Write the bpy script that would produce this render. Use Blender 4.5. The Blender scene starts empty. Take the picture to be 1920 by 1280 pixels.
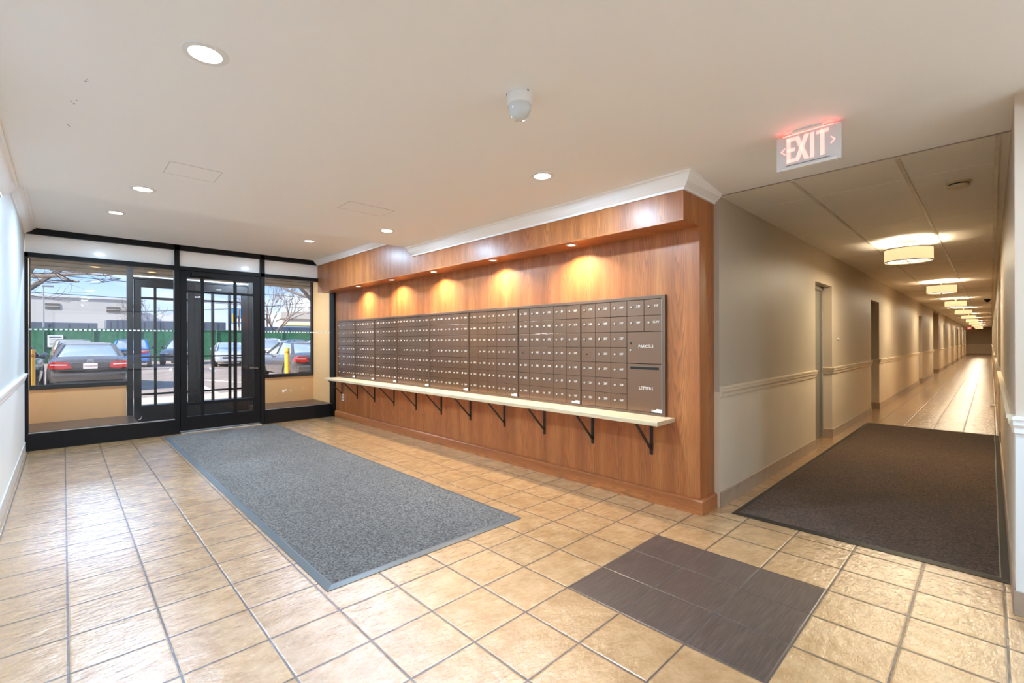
import bpy, bmesh, math, random
from mathutils import Vector, Matrix
PI = math.pi
S = bpy.context.scene
C = S.collection
random.seed(7)

# ------------------------------------------------------------------ camera
cam_d = bpy.data.cameras.new('camera'); cam = bpy.data.objects.new('camera', cam_d); C.objects.link(cam)
cam_d.sensor_width = 36.0; cam_d.sensor_fit = 'HORIZONTAL'
cam_d.lens = 868.12 * 36 / 1920
cam_d.shift_x = 13.2 / 1920; cam_d.shift_y = 0.37 / 1920
cam_d.clip_start = 0.02; cam_d.clip_end = 500
YAW = 0.7615
cam.matrix_world = Matrix.Translation((0, 0, 1.3)) @ Matrix.Rotation(-YAW, 4, 'Z') @ Matrix.Rotation(PI/2, 4, 'X') @ Matrix.Rotation(-0.0034, 4, 'Z')
S.camera = cam

# ------------------------------------------------------------------ view + sky + sun
S.view_settings.view_transform = 'Standard'; S.view_settings.look = 'None'
S.view_settings.gamma = 1.0; S.view_settings.use_curve_mapping = False
S.view_settings.exposure = 0.64
try:
    S.cycles.max_bounces = 10; S.cycles.diffuse_bounces = 6; S.cycles.glossy_bounces = 4
    S.cycles.transparent_max_bounces = 16; S.cycles.sample_clamp_indirect = 6.0
    S.cycles.caustics_reflective = False; S.cycles.caustics_refractive = False
except Exception: pass

LOBBY_W = 28.5      # watts of each recessed lobby lamp
SPOT_W = 9.0       # soffit spots
DRUM_W = 27.0        # corridor drum fixtures
SKY = 1.4

w = bpy.data.worlds.new('sky'); S.world = w; w.use_nodes = True
nt = w.node_tree; nt.nodes.clear()
def N(nt, t, **k):
    n = nt.nodes.new(t)
    for a, b in k.items(): setattr(n, a, b)
    return n
out = N(nt, 'ShaderNodeOutputWorld'); bg = N(nt, 'ShaderNodeBackground'); bg.inputs[1].default_value = SKY
tc = N(nt, 'ShaderNodeTexCoord'); sep = N(nt, 'ShaderNodeSeparateXYZ'); nt.links.new(tc.outputs['Generated'], sep.inputs[0])
grad = N(nt, 'ShaderNodeValToRGB'); nt.links.new(sep.outputs[2], grad.inputs[0])
e = grad.color_ramp.elements
e[0].position = 0.0; e[0].color = (0.50, 0.60, .72, 1); e[1].position = 0.17; e[1].color = (0.10, 0.27, 0.62, 1)
mp = N(nt, 'ShaderNodeMapping'); mp.inputs['Scale'].default_value = (1, 1, 3.2); nt.links.new(tc.outputs['Generated'], mp.inputs[0])
nz = N(nt, 'ShaderNodeTexNoise'); nz.inputs['Scale'].default_value = 3.2; nz.inputs['Detail'].default_value = 6; nt.links.new(mp.outputs[0], nz.inputs[0])
cr = N(nt, 'ShaderNodeValToRGB'); cr.color_ramp.elements[0].position = .50; cr.color_ramp.elements[1].position = .68; nt.links.new(nz.outputs[0], cr.inputs[0])
mx = N(nt, 'ShaderNodeMix', data_type='RGBA'); nt.links.new(cr.outputs[0], mx.inputs[0]); nt.links.new(grad.outputs[0], mx.inputs[6]); mx.inputs[7].default_value = (.70, .72, .75, 1)
nt.links.new(mx.outputs[2], bg.inputs[0]); nt.links.new(bg.outputs[0], out.inputs[0])

sun_d = bpy.data.lights.new('sun', 'SUN'); sun_d.energy = 7.0; sun_d.angle = .03; sun_d.color = (1, .95, .87)
sun = bpy.data.objects.new('sun', sun_d); C.objects.link(sun)
sun.rotation_euler = Vector((-.80, -.20, .62)).to_track_quat('Z', 'Y').to_euler()   # from the left, along the facade

# ------------------------------------------------------------------ materials
MATS = {}
def lin(h):
    h = h.lstrip('#'); r = [int(h[i:i+2], 16)/255 for i in (0, 2, 4)]
    return tuple((c/12.92 if c <= .04045 else ((c+.055)/1.055)**2.4) for c in r) + (1,)
def mat(name, col, rough=.6, metal=0, emis=None, estr=0, noise=0, nscale=20, bump=0, bscale=200, coat=0, spec=None, alpha=None):
    if name in MATS: return MATS[name]
    m = bpy.data.materials.new(name); m.use_nodes = True; MATS[name] = m
    t = m.node_tree; b = t.nodes['Principled BSDF']
    c = lin(col) if isinstance(col, str) else tuple(col)+(1,)
    b.inputs['Base Color'].default_value = c; b.inputs['Roughness'].default_value = rough; b.inputs['Metallic'].default_value = metal
    if coat: b.inputs['Coat Weight'].default_value = coat; b.inputs['Coat Roughness'].default_value = .08
    if spec is not None: b.inputs['Specular IOR Level'].default_value = spec
    if emis: b.inputs['Emission Color'].default_value = lin(emis); b.inputs['Emission Strength'].default_value = estr
    if noise or bump:
        tc = N(t, 'ShaderNodeTexCoord')
    if noise:
        n = N(t, 'ShaderNodeTexNoise'); n.inputs['Scale'].default_value = nscale; n.inputs['Detail'].default_value = 4
        t.links.new(tc.outputs['Object'], n.inputs[0])
        mr = N(t, 'ShaderNodeMapRange'); mr.inputs[1].default_value = .3; mr.inputs[2].default_value = .7
        mr.inputs[3].default_value = 1-noise; mr.inputs[4].default_value = 1+noise
        t.links.new(n.outputs[0], mr.inputs[0])
        v = N(t, 'ShaderNodeVectorMath', operation='SCALE'); v.inputs[0].default_value = c[:3]
        t.links.new(mr.outputs[0], v.inputs['Scale']); t.links.new(v.outputs[0], b.inputs['Base Color'])
    if bump:
        n2 = N(t, 'ShaderNodeTexNoise'); n2.inputs['Scale'].default_value = bscale; n2.inputs['Detail'].default_value = 3
        t.links.new(tc.outputs['Object'], n2.inputs[0])
        bp = N(t, 'ShaderNodeBump'); bp.inputs['Strength'].default_value = bump; bp.inputs['Distance'].default_value = .002
        t.links.new(n2.outputs[0], bp.inputs['Height']); t.links.new(bp.outputs[0], b.inputs['Normal'])
    return m

def M_(t, op, a, b=None, c=None):
    n = N(t, 'ShaderNodeMath', operation=op)
    for i, v in enumerate((a, b, c)):
        if v is None: continue
        if isinstance(v, (int, float)): n.inputs[i].default_value = v
        else: t.links.new(v, n.inputs[i])
    return n.outputs[0]
def MIX(t, f, a, b, blend='MIX'):
    n = N(t, 'ShaderNodeMix', data_type='RGBA', blend_type=blend)
    for i, v in ((0, f), (6, a), (7, b)):
        if isinstance(v, (int, float)): n.inputs[i].default_value = v
        elif isinstance(v, tuple): n.inputs[i].default_value = v
        else: t.links.new(v, n.inputs[i])
    return n.outputs[2]
def RAMP(t, f, pts):
    n = N(t, 'ShaderNodeValToRGB'); t.links.new(f, n.inputs[0]); el = n.color_ramp.elements
    while len(el) < len(pts): el.new(.5)
    for q, (p, c) in zip(el, pts): q.position = p; q.color = lin(c) if isinstance(c, str) else (c, c, c, 1)
    return n.outputs[0]
def COMB(t, x, y, z):
    n = N(t, 'ShaderNodeCombineXYZ')
    for i, v in enumerate((x, y, z)):
        if isinstance(v, (int, float)): n.inputs[i].default_value = v
        else: t.links.new(v, n.inputs[i])
    return n.outputs[0]
def NOISE(t, vec, scale, detail=3, rough=.5, col=False):
    n = N(t, 'ShaderNodeTexNoise'); n.inputs['Scale'].default_value = scale; n.inputs['Detail'].default_value = detail
    n.inputs['Roughness'].default_value = rough; t.links.new(vec, n.inputs['Vector'])
    return n.outputs[1 if col else 0]

TX0, TY0, TS = 1.287, 1.866, .319
def floor_material():
    m = bpy.data.materials.new('glazed_floor_tile'); m.use_nodes = True; t = m.node_tree; b = t.nodes['Principled BSDF']
    tc = N(t, 'ShaderNodeTexCoord'); sp = N(t, 'ShaderNodeSeparateXYZ'); t.links.new(tc.outputs['Object'], sp.inputs[0])
    u = M_(t, 'DIVIDE', M_(t, 'SUBTRACT', sp.outputs[0], TX0), TS); v = M_(t, 'DIVIDE', M_(t, 'SUBTRACT', sp.outputs[1], TY0), TS)
    fu = M_(t, 'FLOOR', u); fv = M_(t, 'FLOOR', v)
    du = M_(t, 'ABSOLUTE', M_(t, 'SUBTRACT', M_(t, 'SUBTRACT', u, fu), .5)); dv = M_(t, 'ABSOLUTE', M_(t, 'SUBTRACT', M_(t, 'SUBTRACT', v, fv), .5))
    edge = M_(t, 'MAXIMUM', du, dv)
    grout = M_(t, 'GREATER_THAN', edge, .4865)
    soft = N(t, 'ShaderNodeMapRange'); soft.inputs[1].default_value = .470; soft.inputs[2].default_value = .490; t.links.new(edge, soft.inputs[0])
    wn = N(t, 'ShaderNodeTexWhiteNoise'); wn.noise_dimensions = '2D'; t.links.new(COMB(t, fu, fv, 0), wn.inputs[0])
    rnd = wn.outputs[0]
    # per tile shifted coordinates
    sh = N(t, 'ShaderNodeVectorMath', operation='ADD'); t.links.new(tc.outputs['Object'], sh.inputs[0])
    sc = N(t, 'ShaderNodeVectorMath', operation='SCALE'); t.links.new(wn.outputs[1], sc.inputs[0]); sc.inputs['Scale'].default_value = 17
    t.links.new(sc.outputs[0], sh.inputs[1]); P = sh.outputs[0]
    cl = NOISE(t, P, 9, 7, .68)
    col = RAMP(t, cl, [(.28, '#a37d50'), (.46, '#b38c5f'), (.58, '#bf986a'), (.74, '#c9a67b')])
    bn = NOISE(t, P, 22, 5, .65)
    col = MIX(t, M_(t, 'MULTIPLY', RAMP(t, bn, [(.5, 0.0), (.72, 1.0)]), .35), col, lin('#ba8a62'))
    tint = M_(t, 'ADD', M_(t, 'MULTIPLY', rnd, .10), .95)
    sc2 = N(t, 'ShaderNodeVectorMath', operation='SCALE'); t.links.new(col, sc2.inputs[0]); t.links.new(tint, sc2.inputs['Scale']); col = sc2.outputs[0]
    # dark inlay of three by three slate tiles
    def between(x, lo, hi): return M_(t, 'MULTIPLY', M_(t, 'GREATER_THAN', x, lo-.5), M_(t, 'LESS_THAN', x, hi+.5))
    dark = M_(t, 'MULTIPLY', between(fu, 2, 4), between(fv, -4, -2))
    mpp = N(t, 'ShaderNodeMapping'); mpp.inputs['Scale'].default_value = (2.5, 40, 1); t.links.new(P, mpp.inputs[0])
    ds = NOISE(t, mpp.outputs[0], 3, 5, .6)
    dcol = RAMP(t, ds, [(.3, '#40342d'), (.55, '#52443c'), (.75, '#65564d')])
    col = MIX(t, dark, col, dcol)
    gcol = MIX(t, dark, lin('#46362a'), lin('#4a3c33'))
    col = MIX(t, grout, col, gcol)
    t.links.new(col, b.inputs['Base Color'])
    # cleft relief
    mp2 = N(t, 'ShaderNodeMapping'); mp2.inputs['Scale'].default_value = (9, 18, 1); mp2.inputs['Rotation'].default_value = (0, 0, .25); t.links.new(P, mp2.inputs[0])
    r1 = NOISE(t, mp2.outputs[0], 1.6, 6, .62)
    r2 = NOISE(t, P, 9, 3, .5)
    hgt = M_(t, 'ADD', M_(t, 'MULTIPLY', r1, 1.0), M_(t, 'MULTIPLY', r2, .35))
    hgt = M_(t, 'MULTIPLY', hgt, M_(t, 'SUBTRACT', 1.0, M_(t, 'MULTIPLY', dark, .8)))
    hgt = M_(t, 'SUBTRACT', M_(t, 'MULTIPLY', hgt, .0085), M_(t, 'MULTIPLY', soft.outputs[0], .0022))
    bp = N(t, 'ShaderNodeBump'); bp.inputs['Strength'].default_value = .75; bp.inputs['Distance'].default_value = 1.0; t.links.new(hgt, bp.inputs['Height'])
    t.links.new(bp.outputs[0], b.inputs['Normal'])
    rg = M_(t, 'ADD', M_(t, 'MULTIPLY', r2, .12), .14)
    rg = M_(t, 'ADD', rg, M_(t, 'MULTIPLY', M_(t, 'MAXIMUM', grout, M_(t, 'MULTIPLY', dark, .35)), .5))
    t.links.new(rg, b.inputs['Roughness'])
    b.inputs['Specular IOR Level'].default_value = .7
    t.links.new(M_(t, 'SUBTRACT', 1.0, M_(t, 'MULTIPLY', dark, .8)), b.inputs['Coat Weight']); b.inputs['Coat Roughness'].default_value = .2; b.inputs['Coat IOR'].default_value = 1.85; t.links.new(bp.outputs[0], b.inputs['Coat Normal'])
    return m

def wood_material(name='walnut_veneer', light=1.0, vertical=True):
    m = bpy.data.materials.new(name); m.use_nodes = True; t = m.node_tree; b = t.nodes['Principled BSDF']
    tc = N(t, 'ShaderNodeTexCoord'); sp = N(t, 'ShaderNodeSeparateXYZ'); t.links.new(tc.outputs['Object'], sp.inputs[0])
    if vertical:
        u = M_(t, 'ADD', sp.outputs[0], sp.outputs[1]); v = sp.outputs[2]
    else:
        u = M_(t, 'ADD', sp.outputs[2], 0); v = M_(t, 'ADD', sp.outputs[0], sp.outputs[1])
    W = .135
    cell = M_(t, 'FLOOR', M_(t, 'DIVIDE', u, 2*W))
    wn = N(t, 'ShaderNodeTexWhiteNoise'); wn.noise_dimensions = '1D'; t.links.new(cell, wn.inputs['W'])
    up = M_(t, 'PINGPONG', u, W)                     # book-matched leaves
    warp = NOISE(t, COMB(t, M_(t, 'MULTIPLY', up, 6), M_(t, 'MULTIPLY', v, .5), M_(t, 'MULTIPLY', M_(t, 'FLOOR', M_(t, 'DIVIDE', cell, 2)), .9)), 2.0, 3, .5)
    warp2 = NOISE(t, COMB(t, M_(t, 'MULTIPLY', up, 30), M_(t, 'MULTIPLY', v, 1.2), 3), 1.0, 3, .6)
    arch = M_(t, 'SUBTRACT', M_(t, 'MULTIPLY', v, 3.4), M_(t, 'MULTIPLY', M_(t, 'MULTIPLY', up, up), 720))
    f = M_(t, 'ADD', arch, M_(t, 'MULTIPLY', warp, 7)); f = M_(t, 'ADD', f, M_(t, 'MULTIPLY', warp2, 1.0))
    f = M_(t, 'ADD', f, M_(t, 'MULTIPLY', M_(t, 'FLOOR', M_(t, 'DIVIDE', u, 2*W)), 1.7))
    line = M_(t, 'FRACT', f)
    ln = RAMP(t, line, [(0, .0), (.55, .35), (.86, 1.0), (1.0, .1)])
    fine = NOISE(t, COMB(t, M_(t, 'MULTIPLY', u, 230), M_(t, 'MULTIPLY', v, 6), 0), 1.0, 3, .6)
    broad = NOISE(t, COMB(t, M_(t, 'MULTIPLY', u, 9), M_(t, 'MULTIPLY', v, .5), 0), 1.0, 2, .5)
    col = RAMP(t, broad, [(.3, '#a8602c'), (.5, '#c07138'), (.7, '#d48948')])
    col = MIX(t, M_(t, 'MULTIPLY', ln, .60), col, lin('#6b452c'))
    col = MIX(t, M_(t, 'MULTIPLY', RAMP(t, fine, [(.35, 1.0), (.6, 0.0)]), .5), col, lin('#7a5133'))
    sc2 = N(t, 'ShaderNodeVectorMath', operation='SCALE'); t.links.new(col, sc2.inputs[0]); sc2.inputs['Scale'].default_value = light
    t.links.new(sc2.outputs[0], b.inputs['Base Color'])
    b.inputs['Roughness'].default_value = .44; b.inputs['Specular IOR Level'].default_value = .35; b.inputs['Coat Weight'].default_value = .35; b.inputs['Coat Roughness'].default_value = .3
    return m

def carpet_material(name, dark, light, rib=False):
    m = bpy.data.materials.new(name); m.use_nodes = True; t = m.node_tree; b = t.nodes['Principled BSDF']
    tc = N(t, 'ShaderNodeTexCoord'); P = tc.outputs['Object']
    vo = N(t, 'ShaderNodeTexVoronoi'); vo.inputs['Scale'].default_value = 105; t.links.new(P, vo.inputs[0])
    n = NOISE(t, P, 170, 2, .7); n2 = NOISE(t, P, 1.1, 2, .5)
    f = M_(t, 'ADD', M_(t, 'MULTIPLY', vo.outputs['Color'], .5), M_(t, 'MULTIPLY', n, .6))
    col = RAMP(t, f, [(.32, dark), (.78, light)])
    col = MIX(t, M_(t, 'MULTIPLY', RAMP(t, n2, [(.3, 0.0), (.75, 1.0)]), .3), col, lin(dark))
    t.links.new(col, b.inputs['Base Color']); b.inputs['Roughness'].default_value = .95
    b.inputs['Sheen Weight'].default_value = .05
    bp = N(t, 'ShaderNodeBump'); bp.inputs['Strength'].default_value = .8; bp.inputs['Distance'].default_value = .004
    t.links.new(M_(t, 'ADD', vo.outputs['Distance'], n), bp.inputs['Height']); t.links.new(bp.outputs[0], b.inputs['Normal'])
    return m

def glass_material(name, tint=(1, 1, 1, 1), refl=1.0):
    m = bpy.data.materials.new(name); m.use_nodes = True; t = m.node_tree; t.nodes.clear()
    o = N(t, 'ShaderNodeOutputMaterial'); tr = N(t, 'ShaderNodeBsdfTransparent'); gl = N(t, 'ShaderNodeBsdfGlossy')
    tr.inputs[0].default_value = tint; gl.inputs['Roughness'].default_value = .0
    fr = N(t, 'ShaderNodeFresnel'); fr.inputs[0].default_value = 1.45
    mx = N(t, 'ShaderNodeMixShader'); t.links.new(M_(t, 'MULTIPLY', fr.outputs[0], refl), mx.inputs[0])
    t.links.new(tr.outputs[0], mx.inputs[1]); t.links.new(gl.outputs[0], mx.inputs[2]); t.links.new(mx.outputs[0], o.inputs[0])
    return m

M_FLOOR = floor_material(); M_WOOD = wood_material(); M_WOODH = wood_material('walnut_skirting', 1.05, False)
M_MAT1 = carpet_material('grey_mat_pile', '#282624', '#7f7b77'); M_MAT2 = carpet_material('brown_mat_pile', '#241912', '#70543f')
M_GLASS = glass_material('window_glass', refl=.6); 
M_CEIL = mat('ceiling_paint', '#f3f3f3', .75, bump=.15, bscale=60)
M_CEILC = mat('corridor_ceiling_board', '#e4ded4', .55, noise=.02, nscale=3)
M_CROWN = mat('white_gloss_trim', '#f8f9fa', .35)
M_CREAM = mat('cream_trim_paint', '#ddcdb2', .4)
M_LBLUE = mat('pale_blue_wall_paint', '#d0d4d3', .55)
M_LWHITE = mat('white_wall_paint', '#e6e6e3', .5)
M_TAUPE = mat('taupe_wall_paint', '#b9ab97', .5, noise=.03, nscale=2)
M_LTAN = mat('cream_wall_paint', '#dccbb2', .5, noise=.03, nscale=2)
M_PINK = mat('beige_pillar_paint', '#d3c1ad', .5)
M_BASE = mat('taupe_base_tile', '#a8937e', .35, noise=.12, nscale=9)
M_BLK = mat('bronze_black_frame', '#0c0807', .5, spec=.25)
M_BLK2 = mat('outer_black_frame', '#15100e', .5, spec=.3)
M_TAN = mat('tan_vestibule_paint', '#cf9a63', .6)
M_SLATE = mat('dark_ledge_tile', '#35261f', .3, noise=.2, nscale=8)
M_STEEL = mat('matt_black_steel', '#12100f', .4)
M_CHROME = mat('chrome', '#d9d6d0', .2, 1.0)
M_BOX = mat('brown_anodised_metal', '#86644a', .26, .75, coat=.45)
MATS['brown_anodised_metal'].node_tree.nodes['Principled BSDF'].inputs['Coat IOR'].default_value = 1.9; MATS['brown_anodised_metal'].node_tree.nodes['Principled BSDF'].inputs['Coat Roughness'].default_value = .2
M_BOXF = mat('brown_anodised_trim', '#7a6453', .32, .6)
M_DARK = mat('dark_gap', '#0d0b0a', .7)
M_TXT = mat('white_lettering', '#e4ddd2', .6)
M_LABEL = mat('white_label_sticker', '#ecebe8', .5)
M_SHELF = None
M_WHITEP = mat('white_plastic', '#e6e6e4', .35)
M_LENS = mat('lamp_lens', '#ffffff', .5, emis='#fff1e2', estr=7)
M_LENSW = mat('warm_lamp_lens', '#ffffff', .5, emis='#ffe2b8', estr=9)
M_ORANGE = mat('amber_lamp_lens', '#ffd9a0', .5, emis='#ffb862', estr=3)
M_VINYL = mat('grey_vinyl_edge', '#565a5c', .38)
M_VINYL2 = mat('brown_vinyl_edge', '#231d17', .45)
M_ALU = mat('aluminium', '#b9b4ad', .35, .8)

def shelf_mat():
    m = bpy.data.materials.new('pale_oak_shelf'); m.use_nodes = True; t = m.node_tree; b = t.nodes['Principled BSDF']
    tc = N(t, 'ShaderNodeTexCoord'); mp = N(t, 'ShaderNodeMapping'); mp.inputs['Scale'].default_value = (40, 1.5, 40); t.links.new(tc.outputs['Object'], mp.inputs[0])
    n = NOISE(t, mp.outputs[0], 1.5, 4, .6)
    t.links.new(RAMP(t, n, [(.3, '#bfa583'), (.6, '#dcc6a2')]), b.inputs['Base Color']); b.inputs['Roughness'].default_value = .45
    return m
M_SHELF = shelf_mat()

# ------------------------------------------------------------------ mesh helpers
class MB:
    def __init__(s): s.bm = bmesh.new()
    def box(s, x0, x1, y0, y1, z0, z1, bev=0):
        r = bmesh.ops.create_cube(s.bm, size=1)
        for v in r['verts']:
            v.co = Vector(((x0+x1)/2 + v.co.x*(x1-x0), (y0+y1)/2 + v.co.y*(y1-y0), (z0+z1)/2 + v.co.z*(z1-z0)))
        if bev:
            es = list({e for v in r['verts'] for e in v.link_edges})
            bmesh.ops.bevel(s.bm, geom=es, offset=bev, segments=2, affect='EDGES', profile=.5)
        return s
    def quad(s, *p):
        s.bm.faces.new([s.bm.verts.new(q) for q in p]); return s
    def prism(s, poly, axis, a, b):
        """poly in the other two axes, extruded along axis from a to b"""
        def mk(q, h):
            return {'x': (h, q[0], q[1]), 'y': (q[0], h, q[1]), 'z': (q[0], q[1], h)}[axis]
        A = [s.bm.verts.new(mk(q, a)) for q in poly]; B = [s.bm.verts.new(mk(q, b)) for q in poly]
        n = len(poly)
        s.bm.faces.new(A); s.bm.faces.new(B[::-1])
        for i in range(n): s.bm.faces.new([A[i], B[i], B[(i+1) % n], A[(i+1) % n]])
        return s
    def bar(s, p, q, w, h=None, up=(0, 0, 1)):
        h = h or w; p = Vector(p); q = Vector(q); d = (q-p).normalized(); up = Vector(up)
        if abs(d.dot(up)) > .98: up = Vector((0, 1, 0))
        r = d.cross(up).normalized(); u = r.cross(d)
        A = [s.bm.verts.new(p + r*a*w/2 + u*b*h/2) for a, b in ((-1, -1), (1, -1), (1, 1), (-1, 1))]
        B = [s.bm.verts.new(q + r*a*w/2 + u*b*h/2) for a, b in ((-1, -1), (1, -1), (1, 1), (-1, 1))]
        s.bm.faces.new(A[::-1]); s.bm.faces.new(B)
        for i in range(4): s.bm.faces.new([A[i], A[(i+1) % 4], B[(i+1) % 4], B[i]])
        return s
    def tube(s, pts, rad, n=8, cap=True):
        rings = []
        for i, p in enumerate(pts):
            p = Vector(p); a = Vector(pts[max(i-1, 0)]); b = Vector(pts[min(i+1, len(pts)-1)]); d = (b-a).normalized()
            ref = Vector((0, 0, 1)) if abs(d.z) < .9 else Vector((1, 0, 0))
            r = d.cross(ref).normalized(); u = r.cross(d); R = rad[i] if isinstance(rad, (list, tuple)) else rad
            rings.append([s.bm.verts.new(p + (r*math.cos(t*2*PI/n) + u*math.sin(t*2*PI/n))*R) for t in range(n)])
        for A, B in zip(rings, rings[1:]):
            for i in range(n): s.bm.faces.new([A[i], A[(i+1) % n], B[(i+1) % n], B[i]])
        if cap: s.bm.faces.new(rings[0][::-1]); s.bm.faces.new(rings[-1])
        return s
    def lathe(s, prof, c=(0, 0, 0), n=32, axis='z', close=False):
        def mk(r, h, t):
            a, b = r*math.cos(t), r*math.sin(t)
            v = {'z': (a, b, h), 'x': (h, a, b), 'y': (a, h, b)}[axis]; return Vector(c) + Vector(v)
        rings = []
        for r, h in prof:
            if r < 1e-6: rings.append([s.bm.verts.new(mk(0, h, 0))])
            else: rings.append([s.bm.verts.new(mk(r, h, i*2*PI/n)) for i in range(n)])
        pr = list(zip(rings, rings[1:]))
        if close: pr.append((rings[-1], rings[0]))
        for A, B in pr:
            if len(A) == 1 and len(B) == 1: continue
            for i in range(n):
                j = (i+1) % n
                if len(A) == 1: s.bm.faces.new([A[0], B[j], B[i]])
                elif len(B) == 1: s.bm.faces.new([A[i], A[j], B[0]])
                else: s.bm.faces.new([A[i], A[j], B[j], B[i]])
        return s
    def disc(s, c, r, n=24, axis='z', rz=None):
        rz = rz or r
        vs = []
        for i in range(n):
            a, b = r*math.cos(i*2*PI/n), rz*math.sin(i*2*PI/n)
            vs.append(s.bm.verts.new(Vector(c) + Vector({'z': (a, b, 0), 'x': (0, a, b), 'y': (a, 0, b)}[axis])))
        s.bm.faces.new(vs); return s
    def sweep(s, prof, path, closed=False):
        """prof: (out, z) pairs; path: list of ((x,y),(ox,oy)) where (ox,oy) is the (mitred) outward direction"""
        rings = [[s.bm.verts.new((p[0]+o[0]*a, p[1]+o[1]*a, z)) for a, z in prof] for p, o in path]
        n = len(prof)
        for A, B in zip(rings, rings[1:]):
            for i in range(n): s.bm.faces.new([A[i], A[(i+1) % n], B[(i+1) % n], B[i]])
        s.bm.faces.new(rings[0]); s.bm.faces.new(rings[-1][::-1]); return s
    def build(s, name, m=None, parent=None, smooth=False, loc=None, mesh_only=False):
        bmesh.ops.recalc_face_normals(s.bm, faces=s.bm.faces[:])
        me = bpy.data.meshes.new(name); s.bm.to_mesh(me); s.bm.free()
        if m: me.materials.append(m)
        if smooth:
            for p in me.polygons: p.use_smooth = True
            try: me.set_sharp_from_angle(angle=math.radians(38))
            except Exception: pass
        if mesh_only: return me
        return put(name, me, parent, loc)
def put(name, me, parent=None, loc=None, rot=None):
    o = bpy.data.objects.new(name, me); C.objects.link(o)
    if parent: o.parent = parent
    if loc is not None: o.location = loc
    if rot is not None: o.rotation_euler = rot
    return o
def tag(o, label, cat, group=None, kind=None):
    o['label'] = label; o['category'] = cat
    if group: o['group'] = group
    if kind: o['kind'] = kind
    return o
def thing(name, label, cat, loc=(0, 0, 0), rz=0, group=None):
    o = bpy.data.objects.new(name, None); C.objects.link(o); o.location = loc; o.rotation_euler = (0, 0, rz); o.empty_display_size = .1
    return tag(o, label, cat, group)
def struct(o, label=None, cat=None):
    o['kind'] = 'structure'
    if label: o['label'] = label
    if cat: o['category'] = cat
    return o
def copy_tree(o, parent=None):
    c = o.copy(); C.objects.link(c)
    if parent: c.parent = parent
    for ch in list(o.children): copy_tree(ch, c)
    return c
def text_mesh(txt, size, m, extrude=.0006):
    cu = bpy.data.curves.new('t', 'FONT'); cu.body = txt; cu.size = size; cu.align_x = 'CENTER'; cu.align_y = 'CENTER'; cu.extrude = extrude; cu.resolution_u = 2
    ob = bpy.data.objects.new('t', cu); C.objects.link(ob)
    dg = bpy.context.evaluated_depsgraph_get(); dg.update()
    me = bpy.data.meshes.new_from_object(ob.evaluated_get(dg)); me.name = 'lettering'
    bpy.data.objects.remove(ob); bpy.data.curves.remove(cu)
    me.materials.clear(); me.materials.append(m)
    return me
TXT_ROT = (PI/2, 0, -PI/2)     # readable from -X side

# ------------------------------------------------------------------ key dimensions
XL, XP = -.34, 3.45            # left wall, mailbox panel
YE, YO = 8.05, 9.05            # inner and outer storefront planes
ZC, ZF, ZK = 2.475, 2.70, 2.43 # main, front-bay, corridor ceilings
Y1 = 5.02                      # main ceiling ends
XS = 3.18                      # face of the wood soffit
YB = -2.2                      # back wall
XK, YK0, YK1, XEND = 3.70, -.08, 1.46, 58.2

# ------------------------------------------------------------------ floor
b = MB(); b.box(XL-.15, XEND+.2, YB-.2, YE+.02, -.12, 0)
struct(b.build('floor', M_FLOOR), 'glazed beige tile floor with a dark square of nine slate tiles', 'floor')
b = MB(); b.box(XL-.15, 3.75, YE+.02, YO+.1, -.12, -.001)
struct(b.build('floor', mat('vestibule_tile', '#a08068', .4, noise=.2, nscale=6)), 'vestibule floor between the two glazed storefronts', 'floor')

# ------------------------------------------------------------------ walls
def two_tone(name, boxfn, z_split, ztop, mlow, mup, label):
    lo = boxfn(0, z_split); o = lo.build(name, mlow); struct(o, label, 'wall')
    up = boxfn(z_split, ztop); up.build('upper_paint', mup, o); return o
wl = two_tone('wall_left', lambda a, c: MB().box(XL-.15, XL, YB-.2, YE+.02, a, c), .90, 2.8, M_LWHITE, M_LBLUE, 'left lobby wall, pale blue above a white chair rail and white below')
struct(MB().box(XL-.15, 3.4, YB-.2, YB, 0, .45).box(XL-.15, 3.4, YB-.2, YB, 2.3, 2.6).box(XL-.15, XL+.1, YB-.2, YB, .45, 2.3).box(3.0, 3.4, YB-.2, YB, .45, 2.3).build('wall_back', M_LWHITE), 'beige wall behind the viewer', 'wall')
bw_ = struct(MB().box(XL+.1, XL+.15, YB-.12, YB-.06, .45, 2.3).box(2.95, 3.0, YB-.12, YB-.06, .45, 2.3).box(1.3, 1.36, YB-.12, YB-.06, .45, 2.3).box(XL+.1, 3.0, YB-.12, YB-.06, .45, .5).box(XL+.1, 3.0, YB-.12, YB-.06, 2.25, 2.3).build('window_added', M_BLK), 'added unseen window behind the viewer, letting daylight onto the ceiling', 'window')  # added window out of view, lets daylight reach the lobby ceiling
MB().box(XL+.15, 2.95, YB-.09, YB-.089, .5, 2.25).build('pane', M_GLASS, bw_)
wr = two_tone('wall_right', lambda a, c: MB().box(3.26, 3.40, YB-.2, YK0-.12, a, c), .90, ZC+.02, M_LWHITE, M_PINK, 'beige lobby wall ending at the corridor corner on the right')

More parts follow.
